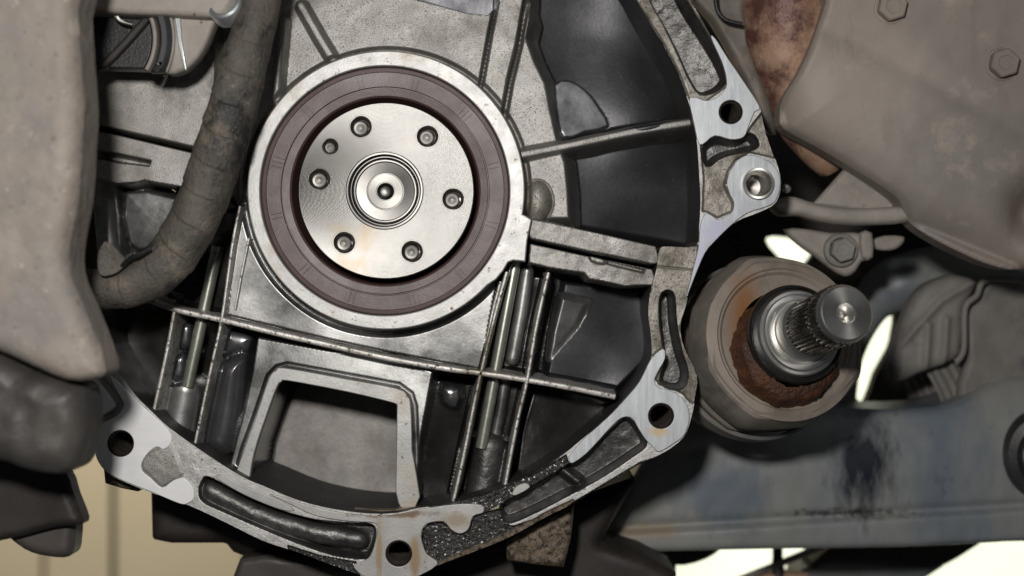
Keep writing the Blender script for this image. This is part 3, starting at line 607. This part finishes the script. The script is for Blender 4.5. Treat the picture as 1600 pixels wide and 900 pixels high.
for a, b in (((340, 385), (293, 604)), ((806, 406), (752, 700))):
    sweep('long_bolt', [V3(*a, 25), V3((a[0] + b[0]) / 2, (a[1] + b[1]) / 2, 25), V3(*b, 25)], 3.2, M['rod'], EB, 24, 4)
# seal housing ring with its ear
C0 = (603, 297)
arc = [(C0[0] + 217 * math.cos(a), C0[1] + 218 * math.sin(a)) for a in np.linspace(math.radians(10), math.radians(-350 + 33), 110)]
# from the upper right side round the top, left and bottom to the ear
ring = arc + [(775, 437), (786, 424), (794, 410), (802, 407), (821, 409), (824, 376), (831, 343), (820, 336)]
sh = plate('seal_housing', ring, 1, 22, M['machold'], EB, [circ(601, 298, 195, 120)], bevel=.7)

# ---- oil seal
SL = thing('crankshaft_oil_seal', V3(601, 298, 3), 'brown rubber ring seal around the crankshaft end', 'oil seal')
c = V3(601, 298, 0)
lathe('seal_body', [(195.5 * S, 14), (194.5 * S, 3.4), (192.5 * S, 2.6), (187 * S, 2.4), (186 * S, 2.9), (164.2 * S, 3.1), (163.4 * S, 4.6), (161.8 * S, 4.6), (161 * S, 2.7), (150 * S, 3.2), (147 * S, 4.2)], M['seal'], SL, c, seg=120)
lathe('seal_lip', [(147.2 * S, 4.1), (145 * S, 6), (142 * S, 9.5), (139 * S, 12), (139 * S, 16)], M['sealdk'], SL, c, seg=120)
for k in range(12):
    a0 = math.radians(14 + 30 * k + random.uniform(-1.5, 1.5)) 
    for j in range(3 if k % 4 == 1 else 2):
        a = a0 + (j - .5) * .042; u = Vector((math.cos(a), 0, math.sin(a))); t = Vector((-u.z, 0, u.x))
        r0, r1 = 166 * S / 1000, 183 * S / 1000; h = .00033; v = []
        for r in (r0, r1):
            for sgn in (-1, 1):
                for y in (.0021, .0034): v.append(c + u * r + t * sgn * h + Vector((0, y, 0)))
        link('moulded_mark', mesh('moulded_mark', v, [(0, 2, 6, 4), (0, 4, 5, 1), (2, 3, 7, 6), (0, 1, 3, 2), (4, 6, 7, 5), (1, 5, 7, 3)]), M['seal'], SL, 30)

# ---- crankshaft end
CK = thing('crankshaft', V3(602, 298, 10), 'bright turned steel crankshaft end with a ring of bolt holes', 'crankshaft')
BH = [(564, 198, 15.5), (668, 213, 15.5), (708, 311, 15.5), (644, 393, 15.5), (538, 379, 15.5), (499, 280, 15.5), (516, 229, 11.5)]
fd = -6.0; k1 = (D + fd) / D
cc = V3(603, 298, fd); ccx, ccz = P(603, 298, fd)
ck = plate('crank_flange', circ(603, 298, 138, 140), fd, fd + 14, M['crank'], None, [circ(*h, 32) for h in BH] + [circ(601, 298, 57, 80)], bevel=.5)
ck.data.transform(Matrix.Translation(-cc)); ck.location = cc; ck.parent = CK; ck.matrix_parent_inverse = WORLD(CK).inverted()
for (px, py, r) in BH:
    R = r * S * k1; cw = V3(px, py, fd)
    bh = lathe('bolt_hole', [(R + 1.1, -.03), (R + .05, .5), (R - .2, 1.4), (R - .6, 1.8), (R - .5, 2.4), (R - .9, 2.8), (R - .8, 3.4), (R - 1.2, 3.8), (R - 1.3, 5.6), (R * .72, 5.6)], M['thread'], CK, cw, (0, 1, 0), 40)
    lathe('hole_bottom', [(R * .76, 5.4), (R * .74, 3.6), (R * .62, 3.2), (R * .40, 3.5), (R * .36, 4.4), (R * .14, 4.8), (.01, 5.6)], M['hole'], bh, cw + Vector((-.0007, 0, -.0004)), (0, 1, 0), 36, angle=18)
lathe('pilot_bore', [(60.5 * S, -.03), (59 * S, -.9), (56.5 * S, -.9), (55.3 * S, .2), (54.6 * S, 2.6), (53.6 * S, 3.0), (52.6 * S, 3.0), (51.6 * S, 4.6), (50.4 * S, 4.8), (49.6 * S, 3.4), (48.5 * S, 3.0), (46.5 * S, 3.0), (46 * S, 3.8), (45 * S, 4.4), (29.5 * S, 4.8), (28.8 * S, 5.5), (27.8 * S, 5.5), (27 * S, 4.8), (15 * S, 4.8), (14.5 * S, 5.3), (13.5 * S, 5.3), (12.5 * S, 4.9), (8 * S, 5.5), (4 * S, 5.7), (.01, 5.7)],
      M['steel'], CK, V3(601, 298, fd), (0, 1, 0), 90, origin=True, angle=12)
lathe('crank_journal', [(136 * S, 6), (136 * S, 34)], M['steel'], CK, V3(602, 298, 0))

# ================================================================== hose
def hose_r(a, l):
    t = (l / 15.5 + a / (2 * math.pi) + .06 * math.sin(3 * a)) % 1; return 1 + .05 * t ** 1.5 - .03 * (t > .97) + .028 * math.sin(l / 31 + 2 * a) + .014 * math.sin(l / 8.3 + 3 * a) + .010 * math.sin(l / 3.1 + 5 * a + 2 * math.sin(l / 13))
HS = thing('taped_hose', V3(300, 340, -34), 'grey brown tape wrapped hose bending across the engine block', 'hose')
hp = [(424, -80, -40), (410, 0, -40), (384, 90, -40), (360, 180, -38), (333, 265, -36), (302, 345, -34), (262, 408, -34), (212, 442, -34), (150, 452, -30), (70, 440, -20)]
sweep('hose_body', [V3(*p) for p in hp], [8.5, 8.8, 11.2, 12.2, 12.6, 12.4, 12.0, 10.8, 9.6, 9.0], M['hose'], HS, 64, 60, hose_r, angle=28)
plate('torn_tape_flap', smooth([(152, 398), (163, 377), (178, 385), (190, 398), (197, 409), (186, 424), (165, 432), (153, 425)], 2), -47, -45, M['hose'], HS, bevel=.5)
sweep('tape_edge', [V3(190, 416, -46), V3(204, 403, -48), V3(218, 398, -49), V3(236, 388, -48)], 1.2, M['rubber'], HS, 8, 6)

# ================================================================== mounts on the timing side, close to the camera
def solid(name, outline, depth, thick, mat_, parent=None, res=1.2, rnd=6, rough=((.8, 14, 3),), ops=None, holes=(), tilt=(0, 0), sm=3):
    r = Relief(smooth(outline, sm) if sm else outline, depth, res, holes, base=depth)
    c_ = np.array([r.X.mean(), r.Z.mean()]); r.Y += tilt[0] * (r.X - c_[0]) + tilt[1] * (r.Z - c_[1])
    t = np.clip(1 + r.sd / rnd, 0, 1); r.Y += rnd * (1 - np.sqrt(np.clip(1 - t * t, 0, 1)))
    if ops: ops(r)
    for a, cl, sd_ in rough: r.Y += vnoise(r.X, r.Z, cl, sd_) * a * np.clip(-r.sd / 3, 0, 1)
    return r.build(name, mat_, parent, back=float(r.Y.max()) + thick, closed=True)[0]
MT = thing('engine_mount', V3(60, 730, -60), 'blurred pale dusty cast mount standing in front of the hose', 'mount')
solid('mount_arm', [(x - 24, y) for x, y in [(-160, -90), (128, -90), (136, 10), (141, 90), (146, 160), (142, 240), (137, 310), (123, 390), (127, 435), (146, 480), (168, 535), (180, 578), (168, 592), (120, 596), (40, 562), (-40, 530), (-170, 500)]],
      -130, 22, M['mount'], MT, 1.3, 9, ((1.6, 26, 3), (.9, 6, 4)))
solid('mount_foot', [(x - 24, y) for x, y in [(-160, 500), (0, 545), (70, 580), (130, 600), (146, 618), (150, 660), (146, 700), (130, 736), (100, 746), (50, 738), (0, 722), (-160, 700)]], -122, 22, M['mountdk'], MT, 1.3, 12, ((3, 18, 5), (1.2, 6, 6)))
LM = thing('lower_bracket', V3(60, 860, -30), 'dark brown bracket hanging below the pale engine mount', 'bracket')
solid('bracket_plate', [(-100, 690), (50, 700), (98, 738), (112, 775), (126, 812), (122, 822), (80, 826), (0, 846), (-100, 850)], -60, 10, M['dark'], LM, 1.6, 4)
solid('rubber_stop', [(0, 826), (50, 800), (108, 806), (112, 850), (104, 872), (70, 872), (32, 860)], -50, 12, M['darkbrown'], LM, 1.4, 5)
# mount bracket with round rubber bush above the casting web
BM = thing('bushing_bracket', V3(250, 110, -20), 'grey steel bracket with round black rubber bush above the cast web', 'bracket')
plate('bracket_plate', smooth([(-40, -110), (470, -120), (440, -50), (392, -44), (364, -2), (350, 20), (332, 26), (300, 25), (264, 23), (200, 21), (140, 17), (-40, 16)], 3), -42, -24, M['bracket'], BM, bevel=2.5)
def ringseg(name, ri, ro, d, m, cut=113, bev=1.5, thick=14):
    A = [(148 + ro * math.cos(t), 60 + ro * math.sin(t)) for t in np.linspace(-1.2, 1.4, 50)]; B = [(148 + ri * math.cos(t), 60 + ri * math.sin(t)) for t in np.linspace(1.4, -1.2, 50)]
    pts = [(x, y) for x, y in A + B if y < cut] if ri > 5 else [(x, y) for x, y in A if y < cut] + [(60, cut - 5), (60, -30)]
    return plate(name, pts, d, d + thick, m, BM, bevel=bev)
ringseg('rubber_disc', 0, 90, -26, M['rubber'], 108, .8); ringseg('bush_ring', 90, 97, -32, M['bracket'], 111, 1); ringseg('rubber_bush', 98, 119, -38, M['rubberg2'], 114, 4.5); ringseg('bush_ring', 120, 125, -34, M['bracket'], 115, 1)
plate('side_plate', smooth([(270, 16), (334, 18), (330, 48), (317, 78), (302, 98), (286, 110), (262, 115), (268, 80)], 2), -32, -20, M['bracket'], BM, bevel=2)
plate('side_strip', [(271, 20), (282, 20), (284, 60), (292, 108), (288, 110), (278, 70)], -33.2, -30, M['zinc'], BM, bevel=.5)
sweep('bush_sleeve', [V3(150, 4, -30), V3(176, 18, -31), V3(190, 34, -30), V3(206, 40, -28)], 1.6, M['steel'], BM, 12, 6)
plate('rubber_rib', smooth([(150, 104), (190, 62), (226, 22), (240, 22), (200, 70), (164, 106)], 2), -30, -22, M['dark'], BM, bevel=1.5)
lathe('bolt_head', [(27 * S, 8), (27 * S, 1), (25.5 * S, 0), (22 * S, -.6), (19 * S, -.4), (17 * S, 2.5), (10 * S, 3.4), (.01, 3.6)], M['zinc'], BM, V3(350, 5, -42), (.25, 1, -.45), 48)

# ================================================================== drive shaft
ax = Vector((14, -62, 13)).normalized()
DS = thing('drive_shaft', V3(1215, 560, 40), 'rusty brown drive shaft joint with bright splined stub beside the flange', 'drive shaft')
base = V3(1242, 523, 4)            # centre of the black dust ring
def lobes(a, y, r): return 1 + (.045 * math.cos(3 * a + .6) if y < 0 and r > 35 else 0)
def cvl(name, prof, m, seg=72, rf=None, angle=30): return lathe(name, prof, m, DS, base, ax, seg, rf, angle, origin=(m is M['turned']))
def octo(a, y, r):
    k = math.pi / 4; b = (a + .35) % k - k / 2; s8 = math.cos(k / 2) / math.cos(b)
    return (.45 + .55 * s8 / .96) * (1 + .03 * math.cos(3 * a + 2.2))
cvl('joint_housing', [(30, -110), (41, -96), (45, -80), (47.5, -60), (47.5, -46), (46, -44), (46, -38), (48, -36), (48, -26), (44.5, -15), (41.5, -12.5)], M['cvbody'], 96, octo, 24)
cvl('joint_face', [(44, -13.5), (38.5, -12.0), (37.5, -13.0), (36.5, -13), (35, -14.5), (26, -15.5)], M['cvface'], 96)
cvl('housing_band', [(48.2, -66), (50, -64), (50, -52), (48.2, -50)], M['rubberg'], 96)
def crust(a, y, r):
    return 1 + .018 * math.sin(9 * a + 1) + .012 * math.sin(23 * a) + .01 * math.sin(41 * a + y)
ro = cvl('rust_crust', [(18, -15), (30.0, -14), (29.6, -12.5), (27.8, -9), (27.4, -5.5), (26, -3), (20, -2)], M['rustgrit'], 120, crust, 60)
dn = Vector((0, 0, -1)) - ax * ax.dot(Vector((0, 0, -1))); ro.location += (dn.normalized() * .0074 + Vector((-.0006, 0, 0)))
cvl('dust_ring', [(24, -6), (25.5, -4), (26.2, -1), (26.2, 2.2), (25.6, 3.2), (24.6, 3.2), (24.2, 2.2), (22.6, 2.2)], M['blackring'], 96)
cvl('bearing_collar', [(22.8, 1), (22.8, 5), (22, 6), (20.5, 6.2), (20, 8.5), (18.2, 9), (17, 9), (16.6, 8), (15.6, 8), (15.2, 14), (15, 19), (13.4, 20.5)], M['turned'], 96)
n_t = 36
def teeth(a, y, r):
    t = (a * n_t / (2 * math.pi)) % 1; return 1 if (t < .42) else (.93 if .5 < t < .92 else .965)
cvl('splines', [(12.5, 19), (14.6, 22), (14.8, 44), (14.2, 46)], M['spline'], n_t * 6, teeth, 20)
cvl('spline_collar', [(13.0, 45), (13.0, 47), (15.0, 47.5), (15.2, 49), (15.2, 57.5), (14.7, 59), (12, 59.5)], M['spline'], n_t * 6, teeth, 20)
cvl('stub_end', [(13.0, 54), (14.5, 58.4), (14.3, 60), (13.4, 61.6), (12.8, 62), (5.0, 62.2), (4.4, 61.6), (3.6, 59.5), (1.8, 57.5), (1.2, 54), (.01, 54)], M['turned'], 80)

# ================================================================== heat shield, exhaust, brackets on the right
HT = thing('heat_shield', V3(1450, 400, 40), 'large dusty brown heat shield plate held by two hexagon bolts', 'heat shield')
def hs_ops(r):
    q = PP([(1270, 30), (1400, 95), (1520, 160), (1660, 235)], 40); dd, u = sdf_line(r.X, r.Z, q); r.Y += 2.2 * np.exp(-(dd / 7) ** 2)
    q = PP([(1225, 190), (1300, 300), (1440, 420)], 40); dd, u = sdf_line(r.X, r.Z, [P(1228, 150, 40), P(1238, 200, 40), P(1340, 258, 40), P(1440, 345, 40), P(1620, 420, 40)])
    r.Y += 16 * np.exp(-(dd / 12)) 
    q = P(1640, 330, 40); r.Y += 30 * np.exp(-((r.X - q[0]) ** 2 + (r.Z - q[1]) ** 2) / 16 ** 2)
solid('shield_plate', [(1310, -90), (1293, 0), (1270, 69), (1250, 114), (1233, 145), (1227, 178), (1234, 195), (1291, 227), (1343, 258), (1390, 289), (1418, 312), (1434, 343), (1463, 367), (1515, 395), (1566, 415), (1620, 420), (1760, 400), (1760, -90)],
      40, 4, M['shield'], HT, 1.2, 3.5, ((1.6, 40, 3), (.5, 9, 4)), hs_ops)
def hexbolt(parent, px, py, d, r, m, ax_=(0, -1, 0), name='bolt_head', flange=1.25, h=5):
    o = lathe(name, [(r * flange, -3), (r * flange, 0), (r * flange * .93, 1.2), (r * .98, 1.5)], m, parent, V3(px, py, d), ax_, 40)
    def hx(a, y, q): k = math.pi / 3; b = (a + .3) % k - k / 2; return math.cos(k / 2) / math.cos(b)
    h_ = lathe('hexagon', [(r, 1.2), (r, h - .8), (r * .9, h), (r * .55, h), (r * .5, h - .5), (.01, h - .5)], m, o, V3(px, py, d), ax_, 48, hx)
    return o
hexbolt(HT, 1391, 13, 41, 8.2, M['shield'], h=7.5, flange=1.16); hexbolt(HT, 1565, 101, 41, 8.2, M['shield'], h=7.5, flange=1.16)
RP = sweep('exhaust_pipe', [V3(1228, -90, 78), V3(1226, -20, 78), V3(1230, 60, 78), V3(1240, 130, 82), V3(1262, 200, 90), V3(1300, 260, 100)], [27, 26, 25, 21, 15, 9], M['rust'], None, 48, 10, lambda a, l: 1 + .02 * math.sin(3 * a + l / 9) + .01 * math.sin(l / 3 + 5 * a))
tag(RP, 'flaking rust coated exhaust pipe tucked behind the heat shield', 'exhaust pipe')
GB = thing('side_bracket', V3(1130, 150, 60), 'grimy brown grey bracket with a thin cable between flange and exhaust pipe', 'bracket')
solid('bracket_plate', [(1050, -90), (1165, -90), (1168, 20), (1182, 90), (1204, 150), (1215, 210), (1190, 190), (1150, 100), (1110, 30), (1070, -20)], 72, 6, M['darkbracket'], GB, 1.2, 4, ((3, 16, 3), (1, 6, 4)), sm=2)
sweep('cable', [V3(1118, -40, 60), V3(1119, 8, 60), V3(1132, 30, 60), V3(1160, 38, 60)], 1.3, M['rubber'], GB, 10, 6)
SB = thing('support_bracket', V3(1320, 345, 70), 'pale dusty pressed steel bracket below the heat shield edge', 'bracket')
solid('bracket_web', [(1270, 320), (1329, 254), (1370, 270), (1402, 292), (1430, 326), (1380, 334)], 76, 3, M['bracket'], SB, 1, 2, ((.8, 12, 3),), sm=0)
solid('bracket_lip', [(1208, 322), (1222, 309), (1243, 307), (1277, 317), (1336, 325), (1420, 322), (1428, 334), (1420, 347), (1360, 351), (1308, 350), (1274, 343), (1250, 336), (1222, 336)], 58, 10, M['bracket'], SB, .9, 4, ((.8, 9, 3),))
lathe('rivet', [(7 * S, 6), (7 * S, 0), (5 * S, -1.6), (.01, -2.2)], M['zinc'], SB, V3(1228, 294, 50), (.3, 1, 0), 24)
NB = thing('clamp_bracket', V3(1310, 425, 80), 'small grey clamp bracket with a hexagon nut above the drive shaft', 'bracket')
solid('clamp_plate', [(1226, 358), (1262, 358), (1300, 364), (1362, 366), (1364, 402), (1348, 408), (1338, 424), (1322, 432), (1300, 420), (1272, 398), (1252, 384)], 84, 5, M['bracket'], NB, .9, 2.5, sm=2)
solid('clamp_tab', [(1345, 364), (1364, 364), (1365, 402), (1348, 402)], 80, 4, M['bracket'], NB, .8, 2, sm=2)
solid('clamp_wing', [(1364, 376), (1384, 368), (1414, 370), (1408, 384), (1392, 391), (1370, 389)], 92, 3, M['bracket'], NB, .8, 1.5, sm=2)
hexbolt(NB, 1314, 391, 82, 7.4, M['rubberg'], name='nut', flange=1.35, h=7)

# ================================================================== cross member, boot, underbody
CB = thing('cross_member', V3(1300, 855, 150), 'blue grey worn painted suspension cross member under the drive shaft', 'cross member')
def cb_ops(r):
    dd, u = sdf_line(r.X, r.Z, [P(900, 836, 130), P(1150, 828, 130), P(1350, 808, 130), P(1700, 785, 130)])
    zz = np.interp(r.X, [P(900, 0, 130)[0], P(1350, 0, 130)[0], P(1700, 0, 130)[0]], [P(0, 832, 130)[1], P(0, 806, 130)[1], P(0, 785, 130)[1]])
    r.Y += np.where(r.Z < zz, -3.5, 0) * sstep(0, 3, zz - r.Z) + 2.5 * np.exp(-((r.Z - zz - 1) / 3) ** 2)
    top = P(0, 640, 130)[1]; r.Y += np.clip(r.Z - (top - 45), 0, None) ** 2 / 160
solid('beam', [(905, 850), (912, 836), (960, 800), (1000, 730), (1060, 660), (1200, 630), (1330, 641), (1477, 639), (1570, 603), (1620, 590), (1780, 590), (1780, 846), (1600, 846), (1534, 849), (1400, 855), (1206, 858), (987, 862), (920, 858)],
      130, 40, M['beam'], CB, 1.3, 5, ((1.2, 50, 3), (.5, 9, 5)), cb_ops)
lathe('rubber_grommet', [(24, 14), (24, 2), (21, -5), (16, -6), (13, -1), (12, 6)], M['rubber'], CB, V3(1632, 712, 122), (.3, 1, 0), 48, lambda a, y, r: 1 + .15 * abs(math.sin(a)) ** 2)
BT = thing('gearbox_boot', V3(1490, 635, 170), 'ribbed dark grey rubber boot with clamp cover beside the bright gap', 'boot')
solid('boot_shell', [(1416, 500), (1428, 470), (1450, 445), (1482, 432), (1500, 430), (1530, 440), (1516, 470), (1510, 482), (1506, 540), (1496, 562), (1440, 584), (1402, 598), (1404, 540)], 150, 12, M['rubberg'], BT, 1, 7, ((.8, 12, 3),),
      lambda r: [r.__setattr__('Y', r.Y - 3.0 * np.exp(-((sdf_line(r.X, r.Z, PP(q, 150))[0]) / 2.6) ** 2)) for q in ([(1450, 510), (1446, 575)], [(1478, 500), (1474, 568)], [(1405, 540), (1470, 470), (1520, 440)])], sm=2)
solid('clamp_cover', [(1508, 478), (1530, 458), (1546, 434), (1620, 440), (1780, 440), (1780, 640), (1500, 640), (1500, 600), (1514, 560)], 158, 20, M['rubberg'], BT, 1.2, 3, ((2.4, 22, 3), (1, 8, 5)), sm=0)
sweep('cover_edge', [V3(1494, 566, 148), V3(1506, 545, 147), V3(1508, 482, 147), V3(1526, 462, 147), V3(1546, 436, 147), V3(1640, 442, 147), V3(1700, 444, 150)], 2.0, M['rubberg'], BT, 10, 6)
lathe('ribbed_sleeve', [(30, -20)] + [(30 - (i % 2) * 2.2, -18 + i * 2.6) for i in range(22)] + [(29, 40)], M['rubberg'], BT, V3(1480, 592, 196), Vector((1, .1, .45)), 60)
AP = sweep('link_arm', [V3(1640, 470, 240), V3(1540, 440, 236), V3(1470, 436, 232), V3(1404, 446, 230), V3(1362, 474, 230), V3(1334, 522, 230), V3(1315, 578, 230), V3(1304, 680, 232)], [24, 24, 23, 20, 14, 12, 12, 12], M['beam'], None, 36, 8)
tag(AP, 'dull blue grey curved link arm behind the ribbed boot', 'link arm')
# underbody floor, near black in place of its shadow, holes cut for daylight gaps
UB = Relief([(960, -140), (1800, -140), (1800, 700), (1330, 700), (960, 760)], 290, 2.0,
            [smooth([(1196, 372), (1236, 370), (1275, 395), (1240, 424), (1216, 400)], 2), smooth([(1383, 488), (1402, 490), (1399, 520), (1393, 545), (1371, 584), (1354, 630), (1335, 614), (1342, 586), (1358, 534)], 2)], base=290)
UB.Y += vnoise(UB.X, UB.Z, 60, 4) * 14
ubo = UB.build('underbody', M['dark'], None, back=306, closed=True)[0]; tag(ubo, 'underbody sheet coloured near black for its shade with gaps showing daylight behind the drive shaft', 'underbody')
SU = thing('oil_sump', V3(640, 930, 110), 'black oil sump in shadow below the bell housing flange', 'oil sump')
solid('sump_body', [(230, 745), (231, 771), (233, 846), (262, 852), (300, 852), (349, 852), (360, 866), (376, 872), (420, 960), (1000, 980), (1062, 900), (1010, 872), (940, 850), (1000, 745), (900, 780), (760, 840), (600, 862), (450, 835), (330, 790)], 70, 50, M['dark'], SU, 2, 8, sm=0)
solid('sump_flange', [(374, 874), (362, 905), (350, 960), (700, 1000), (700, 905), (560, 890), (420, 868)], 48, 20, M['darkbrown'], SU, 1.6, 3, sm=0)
GL = solid('casting_lug', [(790, 836), (840, 812), (898, 786), (893, 840), (881, 888), (840, 884), (792, 877)], 22, 40, M['gritbrown'], EB, .8, 3, ((1.6, 3, 3), (1.5, 8, 4)), sm=0)
solid('casting_lug', [(160, 728), (200, 748), (222, 762), (215, 769), (190, 764), (163, 756)], 16, 30, M['gritbrown'], EB, .8, 2, ((1.0, 4, 3),), sm=0)
# low parts seen under the cross member
LT = sweep('exhaust_tube', [V3(900, 905, 210), V3(990, 880, 215), V3(1040, 876, 220)], [26, 24, 20], M['darkbrown'], None, 30, 6); tag(LT, 'dark brown tube end below the cross member tip', 'tube')
LB = solid('rubber_bumper', [(1030, 850), (1128, 850), (1126, 862), (1105, 876), (1070, 886), (1045, 880)], 200, 30, M['dark'], None, 1.6, 6, sm=2); tag(LB, 'small dark rubber bumper hanging under the cross member', 'bumper')
TS = thing('tension_strut', V3(1220, 895, 230), 'pale thin strut and stud crossing the bright gap below cross member', 'strut')
sweep('strut_rod', [V3(1120, 920, 225), V3(1200, 888, 225), V3(1286, 853, 225)], 2.4, M['cvbody'], TS, 14, 4)
sweep('stud', [V3(1215, 840, 228), V3(1215, 870, 228), V3(1216, 900, 228)], [3.4, 3.4, 5.5], M['dark'], TS, 14, 4)
sweep('strut_foot', [V3(1160, 914, 228), V3(1216, 902, 228), V3(1260, 904, 228)], [3, 5, 4], M['rust'], TS, 14, 4)
RB2 = thing('rear_beam', V3(1380, 900, 300), 'dark lower beam with blue grey face beneath the cross member', 'beam')
solid('beam_top', [(1262, 888), (1306, 848), (1540, 846), (1500, 872), (1478, 884), (1400, 880), (1320, 876)], 240, 40, M['dark'], RB2, 2, 3, sm=0)
solid('beam_face', [(1252, 892), (1290, 874), (1400, 878), (1480, 884), (1440, 910), (1380, 960), (1230, 960)], 250, 40, M['beam'], RB2, 2, 4, sm=0)
